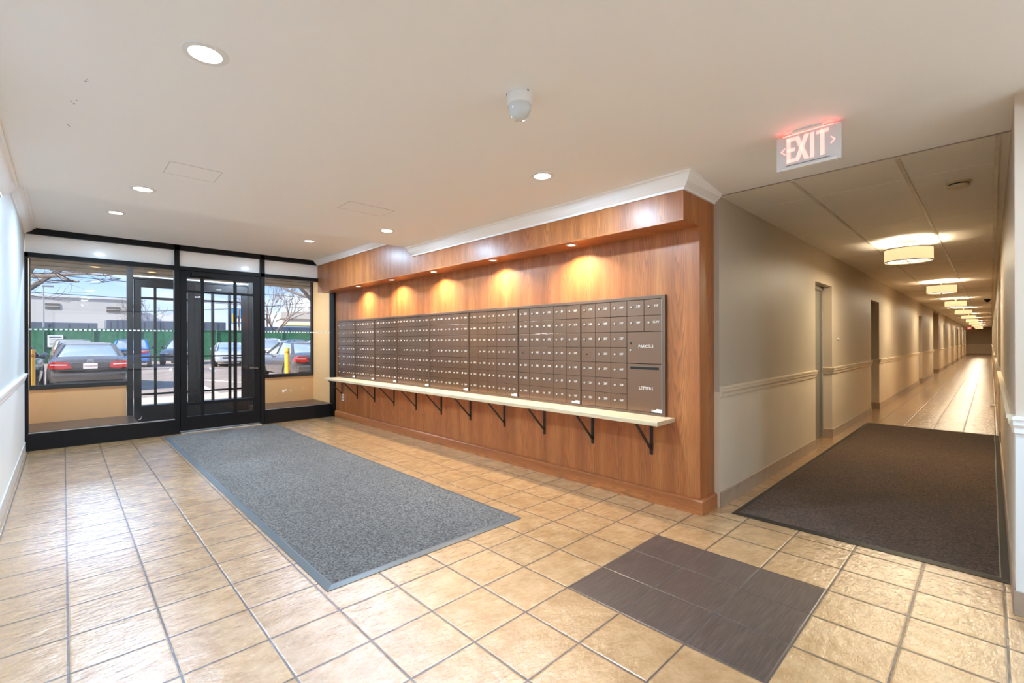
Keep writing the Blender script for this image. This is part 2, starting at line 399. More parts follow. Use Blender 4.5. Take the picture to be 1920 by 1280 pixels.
# mailbox wall: veneer panelling
b = MB(); b.box(XP, 3.75, 1.50, YE+.02, 0, 2.8)
wm = struct(b.build('wall_mailbox', M_WOOD), 'walnut veneer panelled wall behind the mailboxes', 'wall')
MB().box(XP-.008, XP, 1.50, 1.535, .12, 2.16).build('corner_strip', M_WOOD, wm)
b = MB(); b.box(XS, XP+.02, 1.4999, YE-.03, 2.16, 2.8)
sf = struct(b.build('trim_1', M_WOOD), 'walnut veneer soffit overhanging the mailboxes', 'soffit')
MB().box(XS-.006, XS, 1.497, YE-.03, 2.158, 2.172).build('edge_strip', M_WOODH, sf)
b = MB()
pr = [(0, 0), (.022, 0), (.022, .098), (.014, .108), (0, .112)]
b.sweep(pr, [((XP, YE-.03), (-1, 0)), ((XP, 1.50), (-1, -1)), ((3.70, 1.50), (0, -1))])
struct(b.build('baseboard_mailbox', M_WOODH), 'walnut skirting board under the mailboxes', 'baseboard')
# black pilaster where panelling meets the storefront
struct(MB().box(XP-.035, XP+.01, YE-.14, YE+.03, 0, 2.16).build('trim_2', M_BLK), 'black post between storefront and mailbox wall', 'post')

# crown mouldings
def crown_prof(zl, zt, p): 
    h = zt-zl
    return [(0, zl), (p*.14, zl), (p*.16, zl+h*.14), (p*.30, zl+h*.22), (p*.55, zl+h*.42), (p*.78, zl+h*.72), (p*.84, zl+h*.84), (p, zl+h*.88), (p, zt+.003), (0, zt+.003)]
b = MB(); b.sweep(crown_prof(2.372, ZC, .10), [((XS, Y1), (-1, 0)), ((XS, 1.50), (-1, -1)), ((3.70, 1.50), (0, -1))])
struct(b.build('trim_3', M_CROWN), 'white crown moulding along the main ceiling over the mailboxes', 'crown moulding')
b = MB(); b.sweep(crown_prof(2.62, ZF, .09), [((XS, YE-.03), (-1, 0)), ((XS, Y1+.02), (-1, 0))])
struct(b.build('trim_4', M_CROWN), 'white crown moulding in the raised bay by the storefront, mailbox side', 'crown moulding')
b = MB(); b.sweep(crown_prof(2.372, ZC, .10), [((XL, YB), (1, 0)), ((XL, Y1), (1, 0))])
struct(b.build('trim_5', M_CROWN), 'white crown moulding on the left wall, nearer run', 'crown moulding')
b = MB(); b.sweep(crown_prof(2.62, ZF, .10), [((XL, Y1+.02), (1, 0)), ((XL, YE-.03), (1, 0))])
struct(b.build('trim_6', M_CROWN), 'white crown moulding on the left wall beside the storefront', 'crown moulding')

# chair rail of the left wall + tile base
def rail_prof(z0, z1, p): 
    h = z1-z0
    return [(0, z0), (p*.35, z0), (p*.45, z0+h*.3), (p*.75, z0+h*.5), (p*.8, z0+h*.75), (p, z0+h*.8), (p, z1-h*.03), (p*.5, z1), (0, z1)]
RP = rail_prof(.86, .94, .028)
b = MB(); b.sweep(RP, [((XL, YB), (1, 0)), ((XL, YE-.03), (1, 0))])
struct(b.build('trim_7', M_CROWN), 'white chair rail on the left lobby wall', 'chair rail')
struct(MB().box(XL, XL+.01, YB, YE-.03, 0, .12, .003).build('baseboard_left', mat('pale_base_tile', '#cfccc6', .3, noise=.08, nscale=9)), 'pale tile base of the left wall', 'baseboard')

# ------------------------------------------------------------------ ceilings
o = struct(MB().box(XL-.15, 3.05, YB-.2, Y1, ZC, ZC+.15).build('ceiling', M_CEIL), 'white lobby ceiling with recessed lights', 'ceiling')
b = MB(); b.prism([(3.05, ZC), (3.72, ZK+.004), (3.72, ZC+.15), (3.05, ZC+.15)], 'y', YB-.2, 1.5)
b.box(3.05, 3.3, 1.5, Y1, ZC, ZC+.15)
b.build('corridor_transition', M_CEIL, o)
MB().box(XL-.15, 3.75, Y1-.001, YE+.12, ZF, ZF+.15).build('ceiling', M_CEIL)
struct(bpy.data.objects['ceiling.001'], 'raised white ceiling bay in front of the storefront', 'ceiling')
MB().box(XL-.15, 3.3, Y1-.06, Y1-.001, ZC+.15, ZF+.15).build('bay_riser', M_CEIL, o)
# corridor ceiling boards + T bars
ck = struct(MB().box(3.72, XEND+.2, YK0-.1, YK1+1.2, ZK, ZK+.2).build('ceiling', M_CEILC), 'corridor ceiling of large white boards', 'ceiling')
def tb(y, name):
    b = MB(); x = 3.74
    while x < XEND:
        x2 = min(x+1.5, XEND); dz = random.uniform(-.002, .002)
        b.box(x, x2-.004, y-.011+dz, y+.011+dz, ZK-.006, ZK+.001); x = x2
    return b.build(name, mat('ceiling_batten', '#b9b0a2', .35, noise=.25, nscale=2.5), ck)
tb(.40, 'ceiling_batten'); tb(.97, 'ceiling_batten'); tb(YK0+.05, 'ceiling_batten')
b = MB()
for i, x in enumerate([4.29, 5.85, 7.7, 9.3, 10.9, 12.5, 14.1, 15.7, 17.3, 18.9, 20.5, 22.1, 24, 26, 28, 30, 33, 36, 39, 42, 46, 50]):
    b.box(x, x+.006, YK0+.04, YK1, ZK-.0015, ZK+.001)
b.build('board_joint', mat('board_joint', '#ece5da', .5), ck)
struct(MB().box(3.714, 3.722, YK0, YK1, ZK-.001, ZK+.004).build('trim_8', mat('ceiling_edge_trim', '#8f8477', .5)), 'thin metal edge where the lobby ceiling meets the corridor boards', 'trim')

# ------------------------------------------------------------------ corridor
LREC = [(6.57, 7.42, .13, 2.02, 0), (10.34, 11.2, .16, 2.02, 1), (18.25, 19.2, .13, 2.02, 0), (23.2, 25.75, .35, 2.37, 2), (28.5, 29.45, .16, 2.02, 1),
        (38.9, 40.0, .16, 2.02, 1), (41.0, 42.2, .16, 2.02, 1), (46.8, 48.0, .16, 2.02, 1), (52.6, 53.8, .16, 2.02, 1)]
def seg_boxes(b, x0, x1, ya, yb, z0, z1, recs, clip=True):
    x = x0
    for a, c, d, zt, k in recs:
        b.box(x, a, ya, yb, z0, z1)
        if z1 > zt: b.box(a, c, ya, yb, max(z0, zt), z1)
        x = c
    b.box(x, x1, ya, yb, z0, z1)
b = MB(); seg_boxes(b, XK, XEND, YK1, YK1+.5, 0, .90, LREC); wk = struct(b.build('wall_corridor_left', M_LTAN), 'left corridor wall, taupe above the chair rail and cream below', 'wall')
b = MB(); seg_boxes(b, XK, XEND, YK1, YK1+.5, .90, ZK+.1, LREC); b.build('upper_paint', M_TAUPE, wk)
RREC = [(7.8, 8.7, .14, 2.02, 1), (14.5, 15.4, .14, 2.02, 1), (22, 22.9, .14, 2.02, 1), (31, 31.9, .14, 2.02, 1)]
b = MB(); seg_boxes(b, 3.40, XEND, YK0-.5, YK0, 0, .90, RREC); wk2 = struct(b.build('wall_corridor_right', M_LTAN), 'right corridor wall seen at a grazing angle', 'wall')
b = MB(); seg_boxes(b, 3.40, XEND, YK0-.5, YK0, .90, ZK+.1, RREC); b.build('upper_paint', M_TAUPE, wk2)
MB().box(3.26, 3.40, YK0-.12, YK0, 0, .90).build('corner_post', M_LWHITE, wr); MB().box(3.26, 3.40, YK0-.12, YK0, .90, ZC+.02).build('corner_post', M_PINK, wr)
we = struct(MB().box(XEND, XEND+.15, YK0-.5, YK1+.6, 0, .90).build('wall_corridor_end', M_LTAN), 'wall closing the far end of the corridor', 'wall')
MB().box(XEND, XEND+.15, YK0-.5, YK1+.6, .90, ZK+.1).build('upper_paint', M_TAUPE, we)
RPL = rail_prof(.86, .945, .03)
n_tr = 9
bl = MB(); br = MB(); tl = MB(); tr_ = MB()
def rails(b, recs, y, sgn, x0):
    x = x0
    for a, c, d, zt, k in recs:
        b.sweep(RPL, [((x, y), (0, sgn)), ((a, y), (0, sgn))] if x == x0 else [((x, y-sgn*d), (-1, 0)), ((x, y), (-1, sgn)), ((a, y), (0, sgn))])
        x = c
    a = XEND
    b.sweep(RPL, [((x, y-sgn*.1), (-1, 0)), ((x, y), (-1, sgn)), ((a, y), (0, sgn))])
def bases(b, recs, y, sgn, x0):
    pr = [(0, 0), (.010, 0), (.010, .115), (.006, .12), (0, .12)]; x = x0
    for a, c, d, zt, k in recs:
        b.sweep(pr, [((x, y), (0, sgn)), ((a, y), (0, sgn))] if x == x0 else [((x, y-sgn*d), (-1, 0)), ((x, y), (-1, sgn)), ((a, y), (0, sgn))])
        x = c
    b.sweep(pr, [((x, y-sgn*.1), (-1, 0)), ((x, y), (-1, sgn)), ((XEND, y), (0, sgn))])
rails(bl, LREC, YK1, -1, XK+.003); rails(br, RREC, YK0, 1, 3.27); bases(tl, LREC, YK1, -1, XK+.003); bases(tr_, RREC, YK0, 1, 3.27)
struct(bl.build('trim_9', M_CREAM), 'cream chair rail on the left corridor wall', 'chair rail')
struct(br.build('trim_10', M_CREAM), 'cream chair rail on the right corridor wall', 'chair rail')
struct(tl.build('baseboard_corridor_left', M_BASE), 'taupe tile base of the left corridor wall', 'baseboard')
struct(tr_.build('baseboard_corridor_right', M_BASE), 'taupe tile base of the right corridor wall', 'baseboard')
struct(MB().box(XEND-.02, XEND, YK0, YK1, .86, .94).build('trim_11', M_CREAM), 'chair rail across the corridor end wall', 'chair rail')
struct(MB().box(XEND-.012, XEND, YK0, YK1, 0, .12).build('baseboard_corridor_end', M_BASE), 'tile base across the corridor end wall', 'baseboard')
b = MB(); b.sweep(RP, [((3.26, YB), (-1, 0)), ((3.26, YK0), (-1, .4))]); struct(b.build('trim_12', M_CROWN), 'white chair rail on the pillar at the right edge', 'chair rail')
struct(MB().box(3.25, 3.26, YB, YK0+.008, 0, .115, .002).build('baseboard_right', M_BASE), 'tile base of the pillar at the right edge', 'baseboard')
b = MB(); b.sweep(crown_prof(2.372, ZC-.01, .07), [((3.26, YB), (-1, 0)), ((3.26, YK0-.05), (-1, 0))]); struct(b.build('trim_13', M_CREAM), 'crown moulding on the right lobby wall', 'crown moulding')

M_DOORG = mat('grey_door_paint', '#7f7a70', .4); M_DOORF = mat('grey_door_frame', '#8e897e', .35); M_DOORD = mat('olive_door_paint', '#4b4636', .45)
dn = 3
for (recs, y, sgn) in ((LREC, YK1, 1), (RREC, YK0, -1)):
    for a, c, d, zt, k in recs:
        mm = M_DOORG if k == 0 else M_DOORD
        dep = .5-.01 if k == 2 else d
        side = 'left' if sgn == 1 else 'right'
        if k == 2:
            o = struct(MB().box(a, c, y+.40, y+.49, 0, zt).build('wall_recess', M_TAUPE), 'back of the wide recess along the corridor', 'wall')
            continue
        o = MB().box(a+.05, c-.05, y+sgn*d if sgn > 0 else y-d-.045, (y+d+.045) if sgn > 0 else y-d, 0.005, zt-.05).build('door_%d' % dn, mm)
        struct(o, 'corridor door set in a recess, %s wall, %s metres along' % (side, ['about seven', 'about eleven', 'about nineteen', '', 'about twenty nine', 'about forty', 'about forty two', 'about forty eight', 'about fifty four'][recs.index((a, c, d, zt, k))] if side == 'left' else ['about eight', 'about fifteen', 'about twenty two', 'about thirty one'][recs.index((a, c, d, zt, k))]), 'door')
        fb = MB(); y0, y1 = (y+d-.03, y+d+.06) if sgn > 0 else (y-d-.06, y-d+.03)
        fb.box(a, a+.05, y0, y1, 0, zt); fb.box(c-.05, c, y0, y1, 0, zt); fb.box(a, c, y0, y1, zt-.05, zt)
        fb.build('door_frame', M_DOORF if k == 0 else M_DOORD, o)
        hy = y+sgn*(d-.03)
        MB().lathe([(0, 0), (.025, 0), (.025, -.012*sgn), (.01, -.014*sgn), (.01, -.04*sgn), (.024, -.045*sgn), (.026, -.06*sgn), (.0, -.068*sgn)], (a+.13, y+sgn*d, 1.0), 16, 'y').build('door_knob', M_CHROME, o, True)
        dn += 1

# ------------------------------------------------------------------ storefront (inner)
def frame_obj(name, boxes, m, parent=None):
    b = MB()
    for q in boxes: b.box(*q)
    return b.build(name, m, parent)
FY0, FY1 = YE-.05, YE+.07
fr = frame_obj('window_1', [
    (XL, 3.45, FY0, FY1, 2.625, ZF+.01), (XL, 1.15, FY0, FY1, 2.345, 2.40), (1.20, 3.45, FY0, FY1, 2.345, 2.40) ,
    (XL, XL+.03, FY0, FY1, .21, 2.40), (1.145, 1.205, FY0, FY1, 0, ZF), (2.27, 2.33, FY0, FY1, 0, ZF), (3.425, 3.46, FY0, FY1, .2, 2.4)], M_BLK)
struct(fr, 'black framed inner storefront with transom panes', 'window')
kp = frame_obj('kick_panel', [(XL, 1.15, FY0-.01, FY1+.02, 0, .205), (2.32, 3.45, FY0-.01, FY1+.02, 0, .22)], M_BLK, fr)
frame_obj('glazing_bead', [(XL+.03, 1.145, FY0+.01, FY0+.02, .205, .217), (2.33, 3.425, FY0+.01, FY0+.02, .22, .23)], M_ALU, fr)
frame_obj('pane', [(XL+.03, 1.145, YE, YE+.001, .21, 2.345)], M_GLASS, fr)
frame_obj('pane', [(2.33, 3.425, YE, YE+.001, .22, 2.345)], M_GLASS, fr)
for a, c in ((XL+.005, 1.145), (1.205, 2.27), (2.33, 3.42)): frame_obj('transom_panel', [(a, c, YE, YE+.012, 2.40, 2.625)], mat('white_spandrel', '#f8f5ef', .3, coat=.12), fr)
b = MB()
for a, c in ((XL+.035, 1.14), (2.335, 3.42)):
    x = a
    while x < c: b.box(x, x+.027, YE-.004, YE-.001, 1.460, 1.479); x += .045
b.build('safety_dots', mat('frosted_dot', '#f4f4f2', .6), fr)
b = MB()
for (x, z, r) in [(.735, .26, .02)]:
    b.tube([(x, YE-.004, z-.015), (x+.03, YE-.004, z), (x+.04, YE-.004, z+.03)], .004, 6)
for (x, z, r) in [(2.62, .50, .02), (2.66, .515, .012), (2.74, .50, .010), (2.93, .53, .008), (2.95, .50, .006), (2.5, .45, .006)]: b.disc((x, YE-.003, z), r, 9, 'y', r*1.3)
b.build('glass_scuff', mat('scuff', '#d8d0c8', .8), fr)

# inner door
DX0, DX1 = 1.215, 2.262
dr = frame_obj('door_1', [(DX0, 1.293, YE-.03, YE+.03, .03, 2.34), (2.175, DX1, YE-.03, YE+.03, .03, 2.34), (1.293, 2.175, YE-.03, YE+.03, .03, .228), (1.293, 2.175, YE-.03, YE+.03, 2.246, 2.34)], M_BLK)
struct(dr, 'black framed glass entrance door with muntin bars', 'door')
b = MB()
for x0, x1 in ((1.466, 1.506), (1.899, 1.938)): b.box(x0, x1, YE-.022, YE+.022, .22, 2.25)
for z0, z1 in ((.392, .432), (2.030, 2.062)): b.box(1.29, 2.18, YE-.02, YE+.02, z0, z1)
b.build('muntin', M_BLK, dr)
frame_obj('pane', [(1.29, 2.18, YE, YE+.001, .22, 2.25)], M_GLASS, dr)
b = MB(); b.tube([(2.21, YE-.03, .895), (2.21, YE-.075, .895)], .011, 10); b.tube([(2.215, YE-.075, .895), (2.10, YE-.078, .905)], [.010, .007], 10)
b.build('handle', mat('bronze_handle', '#8c7d68', .3, .9), dr, True)
frame_obj('lock', [(2.195, 2.225, YE-.036, YE-.028, .86, .93)], M_BLK, dr)
frame_obj('closer', [(1.35, 1.62, YE-.075, YE-.03, 2.27, 2.32)], M_BLK, dr)
tag(MB().box(1.21, 2.27, YE-.09, YE+.06, 0, .014, .004).build('threshold', M_ALU), 'aluminium threshold strip under the inner entrance door', 'threshold')

# vestibule
zt = 2.62
struct(MB().box(XL-.15, 3.75, YE+.10, YO+.02, zt, zt+.15).build('ceiling', M_CEIL), 'white vestibule ceiling seen through the transoms', 'ceiling')
struct(MB().box(XL-.15, XL, YE+.02, YO+.1, 0, 2.9).build('wall_vestibule_left', M_TAN), 'tan left side wall of the vestibule', 'wall')
struct(MB().box(3.50, 3.75, YE+.03, YO+.1, 0, 2.9).build('wall_vestibule_right', M_TAN), 'tan right side wall of the vestibule', 'wall')
struct(MB().box(XL-.02, .75, YE+.07, YO, 0, .20).build('trim_14', M_SLATE), 'dark tiled ledge behind the left pane', 'ledge')
struct(MB().box(2.36, 3.52, YE+.07, YO, 0, .20).build('trim_15', M_SLATE), 'dark tiled ledge behind the right pane', 'ledge')
wv = struct(MB().box(XL-.02, .69, YO, YO+.12, 0, .685).box(2.42, 3.55, YO, YO+.12, 0, .685).build('wall_vestibule_front', M_TAN), 'tan knee wall under the outer windows', 'wall')
MB().box(XL-.15, 3.75, YO, YO+.1, 2.53, 2.95).build('header', M_CEIL, wv)
OW = frame_obj('window_2', [
    (XL-.02, .70, YO-.01, YO+.07, .66, .72), (XL-.02, XL+.015, YO-.01, YO+.07, .7, 2.53), (.70, .77, YO-.02, YO+.08, 0, 2.53),
    (XL, 3.52, YO-.01, YO+.07, 2.49, 2.54), (2.36, 3.52, YO-.01, YO+.07, .66, .72), (3.47, 3.52, YO-.01, YO+.07, .7, 2.53), (2.36, 2.43, YO-.02, YO+.08, 0, 2.53), (.77, 2.36, YO-.01, YO+.06, 2.285, 2.33)], M_BLK2)
frame_obj('header_strip', [(.77, 2.36, YO-.014, YO-.009, 2.315, 2.335)], M_CROWN, OW)
struct(OW, 'black framed outer storefront around the street doors', 'window')
frame_obj('pane', [(XL, .70, YO+.03, YO+.031, .7, 2.5)], M_GLASS, OW); frame_obj('pane', [(2.43, 3.49, YO+.03, YO+.031, .7, 2.5)], M_GLASS, OW); frame_obj('transom_pane', [(.77, 2.36, YO+.03, YO+.031, 2.33, 2.5)], M_GLASS, OW)
dl = []
for k, (a, c, munt) in enumerate([(.78, 1.562, (1.028, 1.061, 1.29, 1.32)), (1.568, 2.35, (1.806, 1.845, 2.059, 2.099))]):
    d = frame_obj('door_2' if k == 0 else 'door_14', [(a, a+.09, YO, YO+.05, .02, 2.28), (c-.09, c, YO, YO+.05, .02, 2.28), (a+.09, c-.09, YO, YO+.05, .02, .325), (a+.09, c-.09, YO, YO+.05, 2.165, 2.28)], M_BLK2)
    struct(d, ['left leaf of the outer street doors, black with muntin bars', 'right leaf of the outer street doors, black with muntin bars'][k], 'door')
    b = MB(); b.box(munt[0], munt[1], YO+.005, YO+.045, .32, 2.17); b.box(munt[2], munt[3], YO+.005, YO+.045, .32, 2.17)
    for z0, z1 in ((.485, .515), (1.985, 2.015)): b.box(a+.09, c-.09, YO+.005, YO+.045, z0, z1)
    b.build('muntin', M_BLK2, d)
    frame_obj('pane', [(a+.09, c-.09, YO+.025, YO+.026, .32, 2.17)], M_GLASS, d)
    b = MB(); b.bar((a+.05, YO-.05, 1.08), (c-.05, YO-.05, 1.08), .022); b.bar((a+.06, YO-.05, 1.08), (a+.06, YO, 1.08), .02); b.bar((c-.06, YO-.05, 1.08), (c-.06, YO, 1.08), .02)
    b.build('push_bar', M_BLK, d)
# sky-blocking roof over the building and canopy outside
M_SOFF = mat('canopy_soffit_concrete', '#a8977a', .8, noise=.2, nscale=3)
cn = struct(MB().box(-8, 14, YO+.12, 11.5, 2.60, 2.95).build('canopy', M_SOFF), 'concrete canopy outside the entrance', 'canopy')
b = MB()
for y in (9.7, 10.3, 10.9): b.box(-8, 14, y, y+.025, 2.588, 2.60)
b.build('soffit_joint', mat('pale_joint', '#cbbf9d', .6), cn)
struct(MB().box(-8, XEND+2, YB-.4, YO+.12, 2.96, 3.3).build('roof', mat('roof_slab', '#8a8a88', .9)), 'unseen flat roof slab that blocks the sky over the building', 'roof')  # unseen slab, placed to keep the sky off the ceilings
struct(MB().box(-8, XL-.2, YO-.3, YO+.1, -.15, 3).box(3.8, 14, YO-.3, YO+.1, -.15, 3).build('wall_facade', mat('facade_brick', '#8a6f5c', .8, noise=.15, nscale=6)), 'outer facade either side of the entrance', 'wall')

# ------------------------------------------------------------------ lights
def disk_light(name, loc, r, power, col, parent=None, spread=PI):
    l = bpy.data.lights.new(name, 'AREA'); l.shape = 'DISK'; l.size = r*2; l.energy = power; l.color = col; l.spread = spread
    o = bpy.data.objects.new(name, l); C.objects.link(o); o.location = loc
    if parent: o.parent = parent; o.location = loc
    return o
def recessed(x, y, z, label, group, lens=M_LENS, R=.085, power=0, col=(.55, .77, 1), spread=PI, name='recessed_light'):
    t = thing(name, label, 'ceiling light', (x, y, z), 0, group)
    MB().lathe([(R*.68, -.0015), (R*.70, -.006), (R*.96, -.005), (R, -.001), (R, .002), (R*.68, .002)], n=40).build('trim_ring', M_WHITEP, t, True)
    MB().lathe([(0, -.0015), (R*.69, -.0015), (R*.69, .0015), (0, .0015)], n=32).build('lens', lens, t, True)
    if power: disk_light('lamp', (0, 0, -.014), R*.66, power, col, t, spread)
    return t
G1 = 'recessed lights in the lobby ceiling'
for x, y, z, lab in [(.42, 2.20, ZC, 'large round recessed ceiling light, nearest one at the upper left'), (2.46, 2.19, ZC, 'round recessed ceiling light nearest the mailbox wall and crown corner'),
                     (.44, 4.46, ZC, 'round recessed ceiling light, second along the left row, with dark gap at its rim'), (2.47, 4.39, ZC, 'round recessed ceiling light near the far end of the mailbox crown moulding'),
                     (.41, 6.48, ZF, 'round recessed light in the raised bay, left one near the storefront'), (2.46, 6.49, ZF, 'round recessed light in the raised bay, right one near the storefront'),
                     ]:
    recessed(x, y, z, lab, G1, power=LOBBY_W)
for x in (.42, 2.46): recessed(x, -.95, ZC, 'added round recessed ceiling light behind the viewer, out of view', G1, power=LOBBY_W)  # extra lamps added out of view to help light the lobby
for k, y in enumerate([2.58, 3.62, 4.70, 5.70, 6.70]):
    recessed(XP-.17, y, 2.16, 'warm downlight under the walnut soffit, %s from the corridor end' % ['first', 'second', 'third', 'fourth', 'fifth'][k], 'warm downlights under the walnut soffit', M_LENSW, .048, SPOT_W, (1, .80, .54), math.radians(140))
for k, x in enumerate((.36, 2.27)):
    recessed(x, 8.62, zt, 'small vestibule light seen through the %s transom' % ['left', 'middle'][k], 'vestibule ceiling lights', power=70)
for k, (x, y) in enumerate([(.39, 10.53), (1.18, 10.63), (2.38, 10.57)]):
    recessed(x, y, 2.60, 'amber light under the outside canopy, %s' % ['seen through the left window', 'seen above the left street door', 'seen through the entrance door'][k], 'amber canopy lights', M_ORANGE, .08)

def drum(x, y, label):
    t = thing('drum_light', label, 'ceiling light', (x, y, ZK), 0, 'drum lights along the corridor')
    R = .215
    MB().lathe([(R, -.085), (R, -.225), (R-.004, -.225), (R-.004, -.085)], n=48, close=True).build('lamp_shade', M_SHADE, t, True)
    b = MB(); b.lathe([(R+.003, -.080), (R+.003, -.088), (R-.006, -.088), (R-.006, -.080)], n=48, close=True); b.lathe([(R+.003, -.222), (R+.003, -.230), (R-.006, -.230), (R-.006, -.222)], n=48, close=True)
    b.build('rim', M_BRASS, t, True)
    MB().lathe([(0, -.222), (R-.008, -.222), (R-.008, -.218), (0, -.218)], n=48).build('diffuser', M_DIFF, t, True)
    b = MB(); b.lathe([(0, 0), (.07, 0), (.07, -.02), (.012, -.03), (.012, -.21), (0, -.21)], n=20); b.build('canopy_plate', M_BRASS, t, True)
    b = MB(); b.lathe([(0, -.245), (.012, -.24), (.016, -.228), (.008, -.222), (0, -.222)], n=14); b.bar((-R, 0, -.228), (R, 0, -.228), .006); b.bar((0, -R, -.228), (0, R, -.228), .006)
    b.build('finial', M_BRASS, t, True)
    disk_light('diffuser_lamp', (0, 0, -.233), R*.9, DRUM_W*.95, (1, .86, .62), t)
    for dx in (-.1, .1):
        l = bpy.data.lights.new('bulb', 'POINT'); l.energy = DRUM_W; l.color = (1, .86, .62); l.shadow_soft_size = .035
        lo = bpy.data.objects.new('bulb', l); C.objects.link(lo); lo.parent = t; lo.location = (0, dx, -.16)
    return t
M_BRASS = mat('nickel_trim', '#9b917f', .35, .8)
M_DIFF = mat('glass_diffuser', '#fff8ea', .5, emis='#fff0d2', estr=1.6)
def shade_mat():
    m = bpy.data.materials.new('cream_fabric_shade'); m.use_nodes = True; t = m.node_tree; t.nodes.clear()
    o = N(t, 'ShaderNodeOutputMaterial'); a = N(t, 'ShaderNodeBsdfTranslucent'); d = N(t, 'ShaderNodeBsdfDiffuse'); e = N(t, 'ShaderNodeEmission')
    a.inputs[0].default_value = (.075, .062, .042, 1); d.inputs[0].default_value = lin('#e8d9b4'); e.inputs[0].default_value = lin('#fff0c6'); e.inputs[1].default_value = .35
    m1 = N(t, 'ShaderNodeAddShader'); t.links.new(a.outputs[0], m1.inputs[0]); t.links.new(d.outputs[0], m1.inputs[1])
    ad = N(t, 'ShaderNodeAddShader'); t.links.new(m1.outputs[0], ad.inputs[0]); t.links.new(e.outputs[0], ad.inputs[1]); t.links.new(ad.outputs[0], o.inputs[0])
    return m
M_SHADE = shade_mat()
ORD = ['nearest', 'second', 'third', 'fourth', 'fifth', 'sixth', 'seventh', 'eighth', 'ninth', 'tenth']
for k in range(10): drum(7.02+5.2*k, .65, 'cream drum shaded corridor light, %s from the lobby' % ORD[k])

# ------------------------------------------------------------------ floor mats
def floor_mat(x0, x1, y0, y1, label, pile, edge, loc):
    t = thing('floor_mat', label, 'mat', (0, 0, 0))
    MB().box(x0+.035, x1-.035, y0+.035, y1-.035, .0005, .010).build('pile', pile, t)
    b = MB(); pr = [(0, .0005), (.05, .0005), (.05, .004), (.012, .009), (0, .009)]
    # mitred rubber border
    o = .05
    b.sweep([(p[0]-.05, p[1]) for p in pr], [((x0+o, y0+o), (-1, -1)), ((x1-o, y0+o), (1, -1))]) if 0 else None
    P = [((x0, y0), (1, 1)), ((x1, y0), (-1, 1)), ((x1, y1), (-1, -1)), ((x0, y1), (1, -1)), ((x0, y0), (1, 1))]
    b.sweep([(0, .0005), (.045, .0005), (.045, .0105), (.038, .011), (.0, .003)], P)
    b.build('rubber_border', edge, t); return t
floor_mat(.99, 2.437, 2.385, 7.86, 'long charcoal grey entrance mat with vinyl border in front of the entrance door', M_MAT1, M_VINYL, None)
floor_mat(3.64, 9.16, YK0+.005, 1.35, 'dark brown mat filling the near end of the corridor', M_MAT2, M_VINYL2, None)

# ------------------------------------------------------------------ mailboxes
units = []                     # (y at left end, columns)
CW = .1605
ys = [7.765]
cols = [4, 4, 4, 5, 5, 5, 5, 5]
seq = ['%d%s' % (n, L) for L in 'ABCDEF' for n in range(1, 40)]   # apartments run 1 to 39 on each floor letter
ZB0, ZB1 = .722, 1.640; RH = (ZB1-ZB0)/7
# tally from the right-hand end: last unit starts at 17F
i17F = seq.index('17F')
starts = {}
cnt = [28, 27, 27, 34, 34, 34, 34]
i = i17F
for u in range(6, -1, -1):
    i -= cnt[u]; starts[u] = i
me_door = MB().box(-.004, .004, -CW/2+.0016, CW/2-.0016, -RH/2+.0016, RH/2-.0016, .0012).build('mailbox_door', M_BOX, mesh_only=True)
mb = MB(); mb.lathe([(0, -.0105), (.0085, -.0105), (.0105, -.0085), (.0115, -.004), (.0115, 0)], n=14, axis='x'); mb.box(-.0112, -.0104, -.0012, .0012, -.005, .005)
me_lock = mb.build('lock', M_CHROME, smooth=True, mesh_only=True)
me_cache = {}
XF = XP-.016                    # door plane
WORDS = ['far left unit by the storefront post', 'second unit from the storefront', 'third unit from the storefront', 'fourth unit from the storefront', 'fifth unit from the storefront, middle of the bank', 'third unit from the corridor end', 'second unit from the corridor end', 'corridor end unit with the PARCELS and LETTERS doors']
surround = thing('mailbox_surround', 'brown metal trim frame around the whole bank of mailboxes', 'trim frame')
b = MB()
Y0s, Y1s = 1.765, 7.800
for q in [(XP-.026, XP-.0005, Y0s, Y1s, 1.640, 1.668), (XP-.026, XP-.0005, Y0s, Y1s, .694, .722), (XP-.026, XP-.0005, Y0s, Y0s+.028, .722, 1.640), (XP-.026, XP-.0005, Y1s-.028, Y1s, .722, 1.640)]: b.box(*q, .002)
b.build('frame', M_BOXF, surround)
MB().box(XP-.028, XP-.024, Y0s+.027, Y0s+.031, .724, 1.638).build('bright_edge', M_ALU, surround)
y = Y1s-.028
tot = sum(cols); gap = .010
CWr = (Y1s-Y0s-.056 - gap*(len(cols)-1)) / tot
DIRY = -1
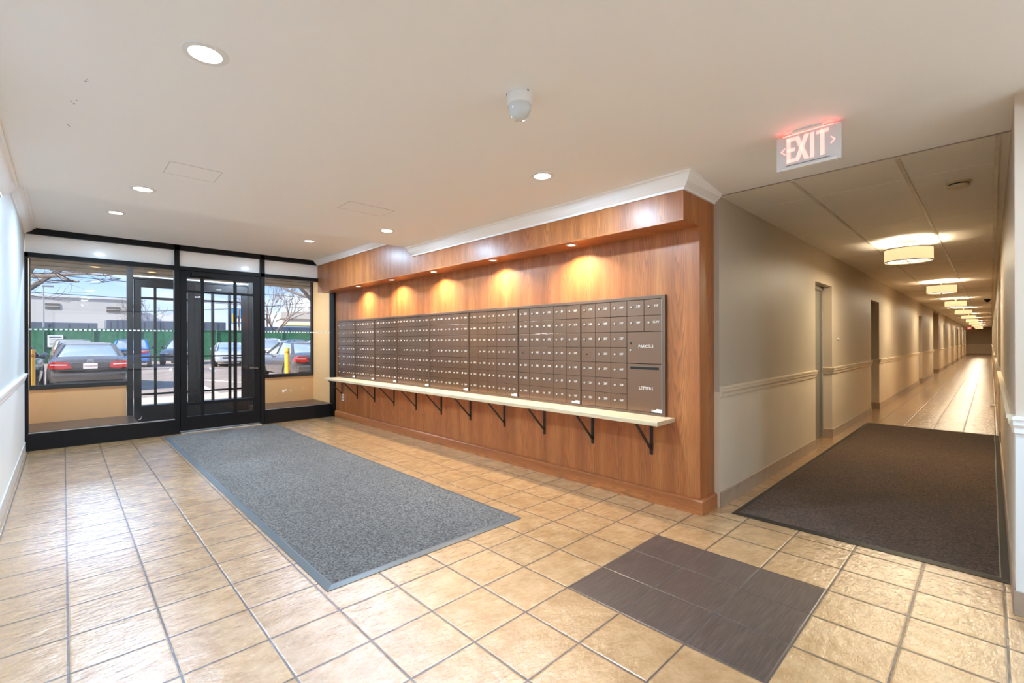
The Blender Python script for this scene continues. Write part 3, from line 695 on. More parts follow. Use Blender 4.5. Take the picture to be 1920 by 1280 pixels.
for u, nc in enumerate(cols):
    wid = nc*CWr
    t = thing('mailbox_unit', 'brown apartment mailbox unit with numbered doors, ' + WORDS[u], 'mailboxes', (XP-.001, y, ZB0), 0, 'mailbox units along the walnut wall')
    MB().box(-.004, 0, -wid, 0, 0, ZB1-ZB0).build('back_plate', M_DARK, t)
    if u: MB().box(-.028, 0, 0, gap, 0, ZB1-ZB0, .002).build('divider', M_BOXF, t)
    k = starts.get(u, 0) if u < 7 else i17F
    for c in range(nc):
        for r in range(7):
            yy = -(c+.5)*CWr; zz = (ZB1-ZB0)-(r+.5)*RH
            if u == 7 and c >= 3 and r >= 2: continue
            if c == 0 and r == 3 and u > 0:
                p = put('speaker_plate', me_door, t, (-.0135, yy, zz))
                b = MB(); 
                for a_ in range(5):
                    for c_ in range(4): b.disc((-.0045, -.03+a_*.015, -.025+c_*.016), .0022, 8, 'x')
                b.disc((-.0045, .012, .002), .007, 10, 'x')
                for a_ in (-.05, .05):
                    for c_ in (-.045, .045): b.disc((-.0045, a_, c_), .003, 8, 'x')
                b.build('speaker_holes', M_DARK, p)
                continue
            d = put('mailbox_door', me_door, t, (-.0135, yy, zz))
            d.scale = (1, CWr/CW, 1)
            put('lock', me_lock, d, (-.004, CWr*.22, .008))
            if u == 0 and c == 0: k += 1; continue
            s = seq[k] if k < len(seq) else ''
            if u == 7 and c == 4: s = ['39F', 'SUPT'][r]
            elif u == 7 and c == 3: s = ['37F', '38F'][r]
            k += 1
            if s not in me_cache: me_cache[s] = text_mesh(s, .027 if len(s) < 4 else .025, M_TXT)
            put('apartment_number', me_cache[s], d, (-.0048, -CWr*.17, .010), TXT_ROT)
    if u == 7:
        ya, yb = -5*CWr+.002, -3*CWr-.002
        zA = (ZB1-ZB0)-2*RH; zB = (ZB1-ZB0)-4*RH
        p = MB().box(-.0175, -.0095, ya, yb, zB+.002, zA-.002, .0012).build('parcel_door', M_BOX, t)
        put('lettering', text_mesh('PARCELS', .034, M_TXT), p, (-.0185, (ya+yb)/2-.015, (zA+zB)/2+.01), TXT_ROT)
        put('lock', me_lock, p, (-.0175, yb-.035, (zA+zB)/2-.02))
        MB().box(-.019, -.0174, yb-.043, yb-.029, (zA+zB)/2+.028, (zA+zB)/2+.044).build('key_slot', M_DARK, p)
        q = MB().box(-.0175, -.0095, ya, yb, .002, zB-.002, .0012).build('letter_door', M_BOX, t)
        put('lettering', text_mesh('LETTERS', .034, M_TXT), q, (-.0185, (ya+yb)/2-.015, zB-.20), TXT_ROT)
        MB().box(-.0205, -.0174, ya+.03, yb-.03, zB-.045, zB-.025, .002).build('letter_slot', M_DARK, q)
        lab = (ya, .10)
    st = MB().box(-.0195, -.0178, -wid+.004, -wid+.094, .006, .026).box(-.0195, -.0178, -wid+.004, -wid+.054, .026, .034).build('label_sticker', M_LABEL, t)
    MB().disc((-.0198, -wid+.083, .016), .004, 8, 'x').build('sticker_mark', M_DARK, st)
    y -= wid + gap

# shelf and brackets
tag(MB().box(3.172, XP, 1.70, 7.74, .667, .702, .004).build('wall_shelf', M_SHELF), 'long pale wood shelf running under the mailboxes', 'shelf')
me_v = MB().box(-.006, 0, -.0125, .0125, -.285, 0).build('upright', M_STEEL, mesh_only=True)
me_h = MB().box(-.24, 0, -.0125, .0125, -.006, 0).build('arm', M_STEEL, mesh_only=True)
b = MB(); b.bar((-.004, 0, -.245), (-.235, 0, -.008), .022, .008, (0, 0, 1)); me_d = b.build('strut', M_STEEL, mesh_only=True)
OR11 = ['first', 'second', 'third', 'fourth', 'fifth', 'sixth', 'seventh', 'eighth', 'ninth', 'tenth', 'eleventh']
for k in range(11):
    t = thing('shelf_bracket', 'black triangular steel bracket under the pale shelf, %s from the corridor end' % OR11[k], 'bracket', (XP-.0005, 1.90+.577*k, .667), 0, 'steel brackets under the mailbox shelf')
    put('upright', me_v, t); put('arm', me_h, t); put('strut', me_d, t)
t = thing('wall_outlet', 'small white power outlet on the walnut wall near the storefront', 'outlet', (XP, 7.62, .36))
MB().box(-.007, 0, -.036, .036, -.058, .058, .003).build('cover_plate', M_WHITEP, t)
for z in (-.022, .022): MB().box(-.009, -.0065, -.016, .016, z-.013, z+.013, .002).build('socket', M_CHROME, t)

# ------------------------------------------------------------------ ceiling things
t = thing('dome_camera', 'white dome security camera hanging from the lobby ceiling', 'camera', (1.575, 1.545, ZC))
MB().lathe([(0, 0), (.060, 0), (.062, -.006), (.060, -.045), (.056, -.052), (0, -.052)], n=32).build('housing', M_WHITEP, t, True)
MB().lathe([(.056, -.050), (.054, -.075), (.044, -.100), (.028, -.116), (0, -.123)], n=32).build('dome', mat('milky_dome', '#cdd0d0', .12, coat=.5), t, True)
b = MB()
for a in (0.4, 2.5, 4.6): b.tube([(math.cos(a)*.059, math.sin(a)*.059, -.004), (math.cos(a)*.0635, math.sin(a)*.0635, -.004)], .004, 8)
b.build('screw', M_DARK, t)

M_RED = mat('red_lit_letters', '#ffb4ac', .4, emis='#ffaaa0', estr=.8)
M_REDG = mat('red_glow_tray', '#ff8a84', .5, emis='#ff4038', estr=9)
M_EXITP = mat('exit_face', '#dedcdc', .3)
def exit_sign(loc, label, full=True, rz=0):
    t = thing('exit_sign', label, 'exit sign', loc, rz)
    # face lies in the y-z plane, looking to -x
    W, H = .305, .19
    b = MB(); b.box(-.010, .012, -W/2, W/2, -H-.018, -.018, .004); b.build('sign_panel', M_EXITP, t)
    b = MB(); b.box(-.02, .024, -.075, .075, -.014, 0, .003); b.build('mounting_canopy', M_WHITEP, t)
    b = MB(); b.box(-.009, .011, -.12, .12, -.018, -.014); b.build('light_strip', M_REDG, t)
    b = MB(); z0 = -.018-H*.44-.068; hh = .136; sw = .0185; X0 = -.0120
    def L(y0, z0_, y1, z1_): b.box(X0-.0006, X0+.001, min(-y0, -y1), max(-y0, -y1), z0_, z1_)
    L(-.100, z0, -.100+sw, z0+hh)
    for zz in (z0, z0+hh/2-sw/2, z0+hh-sw): L(-.100, zz, -.060, zz+sw)
    for p_, q_ in (((-.051, 0), (-.002, 1)), ((-.002, 0), (-.051, 1))):
        y_a, y_b = p_[0], q_[0]; za, zb_ = (z0, z0+hh) ; d_ = sw*.60
        b.prism([(-(y_a-d_*(1 if y_a < y_b else -1)*0-.0) - d_+.0, za), (-y_a+d_, za), (-y_b+d_, zb_), (-y_b-d_, zb_)], 'x', X0-.0006, X0+.001)
    L(.014, z0, .014+sw, z0+hh)
    L(.043, z0+hh-sw, .098, z0+hh); L(.0705-sw/2, z0, .0705+sw/2, z0+hh)
    b.build('exit_lettering', M_RED, t)
    b = MB()
    for s in (-1, 1):
        yb_, yt_ = s*.108, s*.128; zc = -.018-H*.44
        b.bar((-.0115, yb_, zc+.018), (-.0115, yt_, zc), .005, .002, (1, 0, 0)); b.bar((-.0115, yb_, zc-.018), (-.0115, yt_, zc), .005, .002, (1, 0, 0))
    b.build('chevron', M_RED, t)
    MB().box(-.0125, -.010, -.105, .105, -H+.002, -H+.006).build('groove', mat('grey_groove', '#8f8b8a', .5), t)
    MB().box(-.020, .016, -W/2+.02, W/2-.03, -H-.021, -H-.006, .003).build('lower_bar', M_WHITEP, t)
    return t
exit_sign((2.98, .695, ZC-.001), 'red lit EXIT sign with two chevrons hanging at the corridor mouth')
exit_sign((57.6, 1.28, ZK-.001), 'small red EXIT sign at the far end of the corridor')
t = thing('smoke_detector', 'round beige smoke detector on the corridor ceiling', 'smoke detector', (4.63, .155, ZK))
MB().lathe([(0, 0), (.068, 0), (.068, -.012), (.055, -.016), (.055, -.024), (.062, -.026), (.058, -.040), (.03, -.047), (0, -.047)], n=36).build('housing', mat('beige_plastic', '#c9b48e', .4), t, True)
MB().lathe([(.056, -.0165), (.0565, -.0235)], n=36).build('vent_slot', M_DARK, t)
t = thing('dome_camera', 'small black dome camera far down the corridor ceiling', 'camera', (18.5, .06, ZK))
MB().lathe([(0, 0), (.07, 0), (.07, -.02), (0, -.02)], n=20).build('housing', M_DARK, t, True)
MB().lathe([(.055, -.02), (.05, -.05), (.03, -.075), (0, -.085)], n=20).build('dome', M_DARK, t, True)
def hatch(x0, x1, y0, y1, label):
    b = MB(); z = ZC-.0012; w_ = .0022
    for q in [(x0, x1, y0, y0+w_), (x0, x1, y1-w_, y1), (x0, x0+w_, y0, y1), (x1-w_, x1, y0, y1)]: b.box(q[0], q[1], q[2], q[3], z, z+.0015)
    t = thing('access_panel', label, 'access panel', ((x0+x1)/2, (y0+y1)/2, ZC))
    o = b.build('joint_line', mat('hairline_gap', '#a9a6a2', .8), t); o.location = (-(x0+x1)/2, -(y0+y1)/2, -ZC)
    o = MB().box(x0, x1, y0, y1, z+.0004, z+.0012).build('panel', M_CEIL, t); o.location = (-(x0+x1)/2, -(y0+y1)/2, -ZC)
hatch(.50, .80, 3.66, 3.93, 'flush painted access panel in the ceiling left of centre')
hatch(1.73, 2.15, 3.68, 3.93, 'flush painted access panel in the ceiling above the mat')
b = MB()
for px in [(.02, 2.78), (.015, 2.80), (-.01, 3.05), (-.02, 3.10), (-.03, 3.08), (-.04, 3.42), (-.035, 3.44)]: b.disc((px[0]+.06, px[1], ZC-.0006), .005, 7)
b.build('paint_scuffs', mat('scuff_mark', '#9b9894', .8), bpy.data.objects['ceiling'])
# door stop on corridor base
tag(MB().tube([(12.7, YK0+.01, .06), (12.7, YK0+.09, .06)], [.02, .026], 10).build('door_stop', M_WHITEP), 'white door stop low on the right corridor wall', 'door stop')
tag(MB().tube([(7.75, YK1-.014, 1.32), (7.75, YK1-.001, 1.32)], .018, 12).build('door_bell', M_WHITEP), 'small white bell push on the corridor wall beside the first left door', 'bell')

# ================================================================== OUTSIDE
GZ = -.15
def asphalt():
    m = bpy.data.materials.new('worn_asphalt'); m.use_nodes = True; t = m.node_tree; b = t.nodes['Principled BSDF']
    tc = N(t, 'ShaderNodeTexCoord'); P = tc.outputs['Object']
    n = NOISE(t, P, .6, 5, .6); n2 = NOISE(t, P, 30, 3, .6)
    col = RAMP(t, M_(t, 'ADD', M_(t, 'MULTIPLY', n, .7), M_(t, 'MULTIPLY', n2, .3)), [(.3, '#7d7067'), (.55, '#94857a'), (.75, '#a89a8d')])
    t.links.new(col, b.inputs['Base Color']); b.inputs['Roughness'].default_value = .9; return m
struct(MB().box(-60, 120, YO+.1, 150, GZ-.1, GZ).build('ground', asphalt()), 'worn grey parking lot asphalt', 'ground')
struct(MB().box(-8, 14, YO+.1, 13.9, GZ, -.01).build('ground', mat('concrete_walk', '#b7aa9b', .85, noise=.08, nscale=2)), 'concrete walk in front of the entrance', 'ground')
b = MB()
for x0, y0, x1, y1 in [(1.9, 11.7, 4.6, 15.2), (3.6, 22, 5.0, 18), (3.0, 12.5, 3.4, 19), (5.5, 27, 6.1, 31), (2.0, 24, 1.6, 30), (9, 20, 12, 32), (.2, 36, .2, 40), (4.1, 30, 4.4, 32), (9, 36, 10, 44)]:
    b.bar((x0, y0, GZ+.004), (x1, y1, GZ+.004), .12, .006)
o = b.build('parking_line', mat('white_road_paint', '#e5dfd6', .7)); tag(o, 'white painted bay lines on the parking lot', 'road marking', kind='stuff')

def bollard(x, y, h, lab):
    t = thing('bollard', lab, 'bollard', (x, y, -.01), 0, 'yellow bollards by the windows')
    MB().lathe([(0, h+.0), (.05, h-.005), (.062, h-.03), (.062, 0), (0, 0)], n=24).build('post', mat('yellow_paint', '#ffb52e', .45), t, True)
    MB().lathe([(.06, h-.10), (.0635, h-.10), (.0635, h-.16), (.06, h-.16)], n=24).build('band', mat('amber_band', '#d9871a', .4), t, True)
struct(MB().box(-60, 60, -60, YB-.4, GZ-.1, GZ).build('ground', mat('bounce_paving', '#e3ddd4', .8, noise=.05, nscale=1)), 'added pale paving behind the building, bouncing sunlight inside', 'ground')  # unseen bright ground, added to bounce sunlight onto the lobby ceiling
bollard(-.475, 13.3, 1.19, 'yellow steel bollard at the left edge of the left window')
bollard(4.43, 13.3, 1.17, 'yellow steel bollard standing in front of the grey saloon in the right window')

# ---- cars
M_TYRE = mat('tyre', '#141414', .8); M_RIM = mat('alloy_rim', '#a7a7a8', .3, .9); M_CGLASS = mat('car_glass', '#8e9ba6', .06, coat=1, spec=1.0)  # car glass: sky reflection painted in as a light grey-blue base
M_TAIL = mat('tail_lamp', '#c4241c', .2, coat=.6); M_HEAD = mat('head_lamp', '#e8e8e6', .1, coat=1); M_PLATE = mat('plate', '#f0e4de', .5); M_BP = mat('black_plastic', '#191919', .6)
def loft(b, secs):
    rings = [[b.bm.verts.new(p) for p in s] for s in secs]; n = len(secs[0])
    for A, B in zip(rings, rings[1:]):
        for i in range(n): b.bm.faces.new([A[i], A[(i+1) % n], B[(i+1) % n], B[i]])
    b.bm.faces.new(rings[0]); b.bm.faces.new(rings[-1][::-1])
def body_sec(x, zb, zt, w):
    h = zt-zb
    half = [(w*.86, zb), (w*.97, zb+h*.10), (w, zb+h*.35), (w*.995, zb+h*.62), (w*.955, zb+h*.86), (w*.86, zt-.012), (w*.55, zt+.012)]
    return [(x, y, z) for y, z in half] + [(x, -y, z) for y, z in reversed(half)]
KINDS = {
 'sedan': dict(L=4.8, W=1.82, H=1.46, body=[(-2.40, .42, .80, .70), (-2.34, .30, .96, .82), (-2.15, .25, 1.045, .885), (-1.7, .22, 1.06, .91), (-.9, .20, 1.0, .91), (.2, .20, .98, .91), (1.1, .20, .97, .90), (1.7, .22, .90, .88), (2.15, .26, .78, .83), (2.40, .36, .62, .66)],
    gh=[(-1.78, 1.055, .70), (-1.12, 1.41, .575), (-.3, 1.46, .60), (.25, 1.44, .59), (1.20, .965, .74)], base=(.80, 1.02), wheels=(-1.42, 1.42), roof=(-1.16, .30)),
 'suv': dict(L=4.7, W=1.86, H=1.70, body=[(-2.34, .45, .95, .76), (-2.30, .32, 1.10, .86), (-2.0, .28, 1.15, .91), (-.9, .26, 1.12, .93), (.4, .26, 1.10, .93), (1.2, .26, 1.08, .92), (1.8, .28, 1.00, .90), (2.2, .32, .88, .84), (2.36, .42, .74, .70)],
    gh=[(-2.15, 1.14, .74), (-1.85, 1.60, .66), (-.6, 1.68, .66), (.25, 1.64, .64), (1.15, 1.08, .76)], base=(.84, 1.10), wheels=(-1.38, 1.42), roof=(-1.95, .32)),
 'hatch': dict(L=4.2, W=1.80, H=1.50, body=[(-2.1, .40, .88, .74), (-2.05, .28, 1.02, .84), (-1.8, .24, 1.06, .89), (-.9, .22, 1.02, .90), (.3, .22, 1.0, .90), (1.0, .22, .98, .89), (1.6, .25, .88, .86), (1.95, .3, .76, .80), (2.1, .38, .64, .66)],
    gh=[(-1.98, 1.04, .70), (-1.50, 1.42, .62), (-.5, 1.50, .61), (.2, 1.46, .60), (1.05, .98, .72)], base=(.80, 1.0), wheels=(-1.28, 1.28), roof=(-1.62, .26)),
 'van': dict(L=5.4, W=2.0, H=2.3, body=[(-2.7, .45, 1.15, .90), (-2.65, .35, 1.25, .97), (-1.0, .32, 1.25, 1.0), (1.2, .32, 1.22, 1.0), (2.0, .34, 1.10, .96), (2.5, .36, .95, .9), (2.7, .45, .78, .76)],
    gh=[(-2.66, 1.24, .92), (-2.55, 2.15, .84), (-.5, 2.30, .82), (1.0, 2.22, .80), (1.95, 1.12, .86)], base=(.96, 1.2), wheels=(-1.7, 1.75), roof=(-2.6, 1.1)),
}
CARN = 0
def car(kind, x, y, heading, colour, label, plate=None, emblem=False, rack=False, solid=False, cat='car'):
    K = KINDS[kind]; t = thing('car' if kind != 'van' else 'van', label, cat, (x, y, GZ), heading)
    paint = mat('car_paint_' + colour.strip('#'), colour, .25, .25, coat=1)
    b = MB(); loft(b, [body_sec(*s) for s in K['body']]); o = b.build('body', paint, t, True)
    # greenhouse
    bw, bz = K['base']; secs = []
    for gx, gz, gw in K['gh']:
        wb = gw+ (bw-gw)*.98
        zb = bz-.06
        half = [(wb, zb), ((wb+gw)/2+.005, (zb+gz)/2), (gw, gz-.03), (gw*.85, gz)]
        secs.append([(gx, yy, zz) for yy, zz in half] + [(gx, -yy, zz) for yy, zz in reversed(half)])
    b = MB(); loft(b, secs); b.build('window_glass', paint if False else M_CGLASS, t, True)
    # roof skin and pillars
    b = MB(); G = K['gh']
    rs = []
    for gx, gz, gw in G[1:-1]: rs.append([(gx, gw*1.0, gz-.035), (gx, gw*.93, gz+.004), (gx, gw*.5, gz+.018), (gx, -gw*.5, gz+.018), (gx, -gw*.93, gz+.004), (gx, -gw*1.0, gz-.035), (gx, 0, gz-.03)])
    loft(b, rs)
    for s in (-1, 1):
        r, f = G[0], G[-1]
        b.bar((r[0], s*(bw-.03), bz+.0), (G[1][0], s*(G[1][2]-.005), G[1][1]-.015), .085, .05); b.bar((f[0], s*(bw-.04), bz-.02), (G[-2][0], s*(G[-2][2]), G[-2][1]-.01), .06, .05)
        mxp = -.15 if kind != 'van' else .2
        zt_ = G[2][1]; b.bar((mxp, s*(bw+.005), bz-.03), (mxp-.05, s*(G[2][2]+.008), zt_-.03), .07, .03, (1, 0, 0))
        if kind in ('suv', 'van'): b.bar((-1.25, s*(bw+.0), bz-.03), (-1.22, s*(G[2][2]+.006), zt_-.05), .12, .03, (1, 0, 0))
    b.build('roof', paint, t, True)
    # wheels
    for wx in K['wheels']:
        for s in (-1, 1):
            yo = s*(K['W']/2-.10)
            wv_ = MB().lathe([(0, -.10), (.30, -.10), (.325, -.07), (.325, .07), (.30, .10), (0, .10)], (wx, yo, .325), 28, 'y').build('wheel', M_TYRE, t, True)
            MB().lathe([(0, s*.104), (.19, s*.106), (.205, s*.100), (.205, s*.09)], (wx, yo, .325), 20, 'y').build('rim', M_RIM, wv_, True)
            MB().lathe([(.335, s*.105), (.37, s*.112), (.37, s*.08), (.335, s*.08)], (wx, s*(K['W']/2-.105), .33), 28, 'y', True).build('wheel_arch', M_BP, t, True)
    B = K['body']; xr = B[0][0]; xf = B[-1][0]; zr = B[1][2]; zf = B[-1][2]
    for s in (-1, 1):
        b = MB()
        b.prism([(s*.40, zr-.22), (s*.47, zr-.05), (s*.80, zr-.03), (s*.885, zr-.12), (s*.875, zr-.22), (s*.60, zr-.25)], 'x', xr-.012, xr+.20); 
        o = b.build('tail_light', M_TAIL, t, True)
        MB().prism([(s*.50, zr-.115), (s*.84, zr-.10), (s*.84, zr-.13), (s*.50, zr-.14)], 'x', xr-.016, xr).build('reverse_lens', M_HEAD, o)
        b = MB(); b.prism([(s*.36, zf-.02), (s*.42, zf+.07), (s*.70, zf+.13), (s*.80, zf+.10), (s*.74, zf-.01)], 'x', xf-.34, xf-.01); b.build('headlight', M_HEAD, t, True)
        b = MB(); b.lathe([(0, -.08), (.07, -.06), (.085, 0), (.07, .05), (0, .06)], (G[-1][0]-.35, s*(K['W']/2+.09), bz+.05), 12, 'y'); b.bar((G[-1][0]-.35, s*(K['W']/2-.12), bz), (G[-1][0]-.35, s*(K['W']/2+.06), bz+.03), .04); b.build('mirror', M_BP if kind != 'sedan' else paint, t, True)
    # bumpers
    b = MB(); b.box(xr-.06, xr+.25, -.80, .80, .36, .60, .05); b.build('rear_bumper', paint, t, True)
    b = MB(); b.box(xr-.045, xr+.2, -.72, .72, .24, .37, .03); b.build('lower_valance', M_BP, t, True)
    b = MB(); b.box(xf-.22, xf+.03, -.76, .76, .30, .50, .05); b.build('front_bumper', paint, t, True)
    b = MB(); b.box(xf-.1, xf+.02, -.5, .5, .50, zf-.03, .02); b.build('grille', M_BP, t, True)
    MB().prism([(-.70, zr-.27), (-.66, zr-.275), (.66, zr-.275), (.70, zr-.27), (.66, zr-.262), (-.66, zr-.262)], 'x', xr-.03, xr+.05).build('boot_seam', M_BP, t)
    MB().box(xr-.02, xr-.004, -.40, .40, zr-.26, zr-.07, .004).build('plate_recess', M_BP if kind != 'sedan' else mat('boot_recess', '#3f3a37', .4), t)
    p = MB().box(xr-.034, xr-.014, -.155, .155, zr-.245, zr-.09, .004).build('number_plate', M_PLATE, t)
    if plate: put('plate_lettering', text_mesh(plate, .060, mat('plate_ink', '#8a3f44', .6), .001), p, (xr-.0355, 0, zr-.17), TXT_ROT)
    if emblem:
        b = MB()
        def ring(cy, cz, ry, rz_, r):
            pts = [(xr-.012, cy+ry*math.cos(a*2*PI/20), cz+rz_*math.sin(a*2*PI/20)) for a in range(21)]; b.tube(pts, r, 6)
        ring(0, zr-.03, .075, .048, .007); ring(0, zr-.02, .045, .018, .006); ring(0, zr-.035, .018, .038, .005)
        b.build('emblem', M_CHROME, t, True)
    if rack:
        b = MB()
        for s in (-1, 1): b.bar((-1.7, s*.56, K['gh'][2][1]+.05), (.2, s*.56, K['gh'][2][1]+.03), .03)
        b.build('roof_rack', M_BP, t)
    return t
H_ = PI/2         # heading +Y: rear faces the building
car('sedan', .56, 20.3, H_, '#59524e', 'grey saloon seen from behind with red tail lights, filling the left window', 'C57-BWM', True)
car('sedan', -1.42, 20.4, -PI/2-.02, '#39404a', 'dark saloon at the left edge of the left window with its headlight facing in')
car('suv', .35, 38.2, H_+.05, '#b3a793', 'beige estate parked beyond the grey saloon, under the white notice')
car('suv', 3.1, 36.8, H_-.12, '#2f7fd0', 'bright blue hatchback with red lamps beyond the left window mullion')
car('suv', 6.0, 38.6, -H_-.35, '#3b4048', 'dark car facing the building to the right of the blue hatchback')
car('sedan', 7.7, 33.8, -H_-.15, '#b9bdc0', 'silver saloon facing the entrance, seen through the door glass')
car('suv', 8.3, 28.6, H_-.25, '#e3e6e8', 'white estate beyond the grey saloon, left part of the right window')
car('sedan', 7.0, 19.9, H_, '#59534f', 'grey saloon with red tail light behind the right window bollard', 'HSC-4021', True)
car('suv', 12.6, 31.0, PI+.6, '#eceeee', 'white station wagon with roof rack beyond the right window', rack=True)
car('suv', 12.6, 38.0, PI+.35, '#2b2c2e', 'black off-road car with upright windows by the green fence')
car('van', 18.3, 47.5, PI+.3, '#eef0f1', 'tall white van at the right end of the fence', cat='van')
car('van', 10.6, 49, PI+.3, '#dfe3e6', 'white van behind the fence, seen through the entrance door', cat='van')

# ---- fence, trailers, buildings
M_GREEN = mat('green_fence_slats', '#2f6b4a', .7, noise=.25, nscale=5)
FA, FB = (-14, 46.2), (34, 44.5)
ft = thing('fence', 'long green slatted chain link fence at the back of the lot', 'fence')
d = Vector((FB[0]-FA[0], FB[1]-FA[1], 0)); L = d.length; d.normalize()
b = MB(); b.bar((FA[0], FA[1], GZ+1.25), (FB[0], FB[1], GZ+1.25), .03, 2.45); b.build('slat_panel', M_GREEN, ft)
b = MB()
for zz in (GZ+2.5,): b.bar((FA[0], FA[1]-.05, zz), (FB[0], FB[1]-.05, zz), .05)
b.build('top_rail', mat('fence_pipe', '#4f7a63', .5), ft)
me_p = MB().box(-.035, .035, -.035, .035, 0, 2.6).build('fence_post', mat('fence_pipe', '#4f7a63', .5), mesh_only=True)
k = 0
while k*2.6 < L: put('fence_post', me_p, ft, (FA[0]+d.x*k*2.6, FA[1]+d.y*k*2.6-.07, GZ)); k += 1
nb = thing('notice_board', 'white rectangular notice on the green fence in the left window', 'sign', (-.42, 46.0-.35, 1.45))
MB().box(-.40, .40, -.01, .01, -.42, .42).build('board', M_WHITEP, nb)
b = MB(); b.box(-.32, .32, -.014, -.01, .24, .32)
for k in range(5): b.box(-.3, .3-.06*(k % 2), -.014, -.01, .12-.1*k, .14-.1*k)
b.build('print_lines', M_DARK, nb)
def trailer(x0, x1, y, ztop, label, col='#5c6470'):
    t = thing('trailer', label, 'trailer', ((x0+x1)/2, y, GZ), 0, 'flat roofed trailers behind the fence'); L2 = (x1-x0)/2
    MB().box(-L2, L2, -1.25, 1.25, 1.0, ztop-GZ, .05).build('box', mat('trailer_'+col.strip('#'), col, .5, noise=.1, nscale=1), t)
    b = MB()
    k = -L2+.3
    while k < L2: b.box(k, k+.04, -1.27, -1.24, 1.1, ztop-GZ-.15); k += 1.2
    b.build('rib', mat('trailer_rib', '#48505c', .5), t)
    for k in (-L2*.75, -L2*.55, L2*.7):
        MB().lathe([(0, -.15), (.48, -.15), (.5, 0), (.48, .15), (0, .15)], (k, -1.0, .5), 18, 'y').build('wheel', M_TYRE, t, True)
trailer(-6, 2.15, 55, 3.05, 'blue grey trailer behind the fence, left of the gap')
trailer(2.75, 12.2, 56, 3.40, 'blue grey trailer behind the fence, right of the gap', '#59626f')
trailer(15.4, 26, 55, 3.0, 'slate blue trailer behind the fence in the right window', '#4a5a70')
M_WB = mat('white_factory_wall', '#c4c1ba', .8, noise=.02, nscale=.5)
t = thing('factory_building', 'long white industrial building with small high windows beyond the fence', 'building', (0, 90, GZ))
MB().box(-40, 7.6, 0, 14, 0, 8.0).build('wall', M_WB, t)
MB().box(7.6, 13.6, 2, 14, 0, 6.2).build('annex', mat('white_annex_wall', '#dcdcda', .8), t)
MB().box(-40, 7.6, -.15, .1, 7.9, 8.15).build('parapet', mat('parapet_cap', '#d3d3d0', .7), t)
for (x, z) in [(-8, 6.35), (-1.1, 6.6), (5.35, 6.4), (8.4, 6.3-2)]:
    w_ = MB().box(x-.75, x+.75, -.06, 0, z-.4, z+.4).build('window', mat('factory_window', '#6d675f', .3), t)
    MB().box(x-.75, x+.75, -.09, -.05, z-.04, z+.04).build('glazing_bar', M_WB, w_)
t = thing('warehouse', 'grey flat roofed warehouse seen through the right window', 'building', (36, 92, GZ), -.22)
MB().box(-6, 16, 0, 12, 0, 6.2).build('wall', mat('warehouse_wall', '#c6c0b2', .8, noise=.05, nscale=.4), t)
MB().box(-6.2, 16.2, -.3, 12, 6.0, 7.3).build('fascia', mat('warehouse_fascia', '#a8a69f', .7), t)
MB().box(-5.4, -1.5, -.15, 0, 0, 4.6).build('door', mat('warehouse_door', '#7f93a0', .5), t)
MB().box(-5.8, 1.2, -.18, 0, 4.7, 5.0).build('sign_band', mat('yellow_band', '#d8c584', .6), t)
t = thing('billboard', 'blue sign board seen high through the entrance door', 'sign', (22.5, 88, GZ), -.2)
MB().box(-2.2, 2.2, -.1, .1, 4.6, 7.2).build('board', mat('blue_sign', '#4a8fc4', .5), t)
MB().box(-1.9, 1.9, -.13, -.1, 5.0, 5.5).build('white_band', M_WHITEP, t)
for x in (-1.5, 1.5): MB().box(x-.1, x+.1, -.1, .1, 0, 4.6).build('leg', M_DARK, t)

# traffic lights
def traffic_light(x, y, z, label):
    t = thing('traffic_light', label, 'traffic light', (x, y, GZ), 0, 'yellow traffic lights')
    MB().tube([(0, 0, 0), (0, 0, z+1.1-GZ)], .09, 10).build('pole', mat('brown_pole', '#7c6a62', .7), t)
    b = MB(); b.box(-.75, -.35, -.28, .05, z-.55-GZ, z+.55-GZ, .03); o = b.build('signal_head', mat('signal_yellow', '#d9a32a', .5), t)
    for k in (-.35, 0, .35): MB().disc((-.55, -.30, z+k-GZ), .12, 14, 'y').build('lens', M_TAIL if k > 0 else M_DARK, o)
    MB().bar((-.5, -.1, z+.2-GZ), (0, 0, z+.2-GZ), .06).build('arm', M_DARK, t)
traffic_light(15.2, 62, 4.2, 'yellow traffic light on a pole, left one through the entrance door')
traffic_light(18.6, 63, 4.6, 'yellow traffic light on a pole, right one through the entrance door')
def wire(p, q, sag, lab):
    pts = []
    for i in range(25):
        f = i/24; v = Vector(p).lerp(Vector(q), f); v.z -= sag*4*f*(1-f); pts.append(v)
    tag(MB().tube(pts, .035, 5).build('utility_cable', M_DARK), lab, 'cable', 'overhead cables over the street')
wire((-30, 72, 10.2), (60, 72, 7.6), .5, 'upper dark overhead cable crossing the sky')
wire((-30, 71, 7.4), (60, 71, 6.5), .4, 'lower dark overhead cable in front of the white building')
wire((5, 70, 5.0), (42, 69.8, 10.5), 1.0, 'slanting overhead cable rising to the right behind the entrance door')
t = thing('lamp_post', 'thin grey street lamp post beyond the fence in the left window', 'lamp post', (-1.15, 52, GZ))
MB().tube([(0, 0, 0), (0, 0, 6.0)], [.07, .045], 10).build('pole', M_ALU, t); MB().box(-.1, .6, -.1, .1, 5.95, 6.08, .03).build('lamp_head', M_ALU, t)

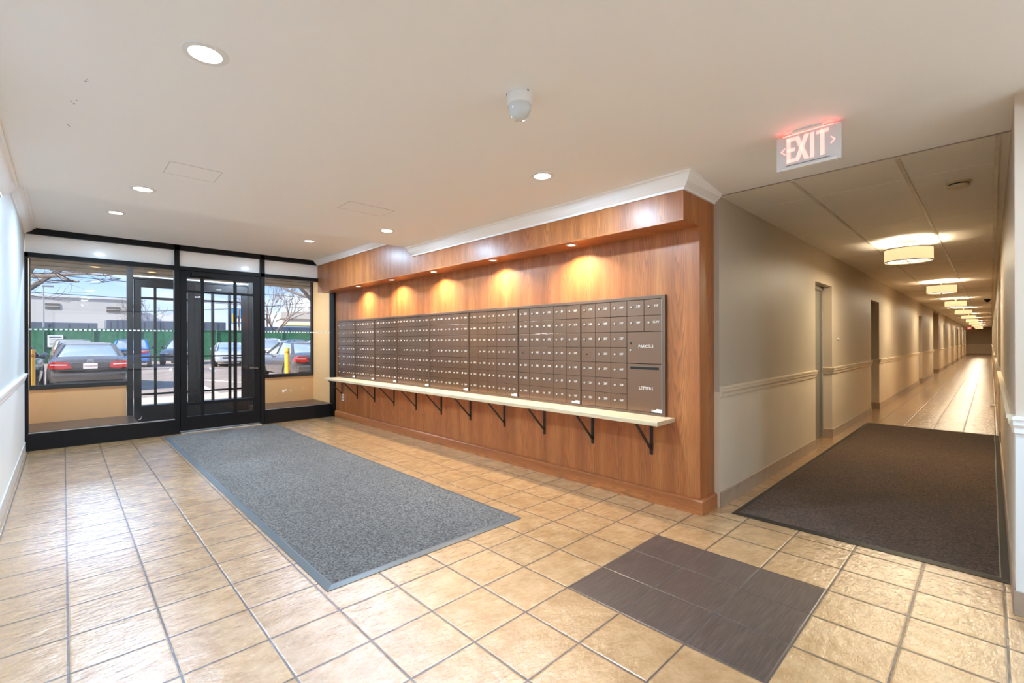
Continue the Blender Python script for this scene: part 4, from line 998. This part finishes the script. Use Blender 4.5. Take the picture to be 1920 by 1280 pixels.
# ---- bare trees
def bark(): return mat('grey_bark', '#6f665f', .9, noise=.3, nscale=6)
def tree(x, y, h, seed, label, lean=(0, 0), r0=.22, depth=6, spread=.55, first=.35, levels=None):
    rnd = random.Random(seed); b = MB()
    def grow(p, d, ln, r, lv):
        n = 4; pts = [p.copy()]; rad = [r]
        for i in range(n):
            d = (d + Vector((rnd.uniform(-1, 1), rnd.uniform(-1, 1), rnd.uniform(-.6, .8)))*.13).normalized()
            p = p + d*ln/n; pts.append(p.copy()); rad.append(r*(1-.42*(i+1)/n))
        b.tube(pts, rad, 7 if lv < 3 else 4, cap=False)
        if lv >= depth: return
        k = 3 if lv < 2 else rnd.choice((2, 3, 3))
        for j in range(k):
            i = n if j == 0 else rnd.randint(2, n); a = rnd.uniform(0, 2*PI)
            ax = d.cross(Vector((math.cos(a), math.sin(a), .3))).normalized()
            nd = (d + ax*rnd.uniform(.45, 1.0)*spread*1.6).normalized(); nd.z = max(nd.z, -.15)
            grow(pts[i], nd, ln*rnd.uniform(.62, .84), max(rad[i]*rnd.uniform(.72, .9), .011), lv+1)
    t = thing('bare_tree', label, 'tree', (x, y, GZ), 0, 'leafless trees round the lot')
    d0 = Vector((lean[0], lean[1], 1)).normalized()
    top = d0*h*first
    tb_ = MB().tube([Vector((0, 0, 0)), top*.5, top], [r0*1.25, r0, r0*.9], 10).build('trunk', bark(), t, True)
    for j in range(4):
        a = j*PI/2+rnd.uniform(0, 1); grow(top*rnd.uniform(.85, 1), (d0*.8+Vector((math.cos(a), math.sin(a), 0))*.75).normalized(), h*.26, r0*.62, 1)
    b.build('branches', bark(), t, True); return t
tree(-2.45, 31, 15, 8, 'large bare tree whose branches reach in from the left of the left window', (.15, 0), .24, 6, .8, .22)
tree(15.5, 50.2, 8.5, 11, 'forked bare tree in the right window behind the slate blue trailer', (0, 0), .17, 6, .42, .28)
tree(14.2, 34, 11, 21, 'thick bare tree leaning at the right side of the right window', (-.12, 0), .26, 6, .6, .4)
tree(7.0, 66, 7.0, 8, 'small bare tree glimpsed through the entrance door', (0, 0), .12, 5, .5, .3)
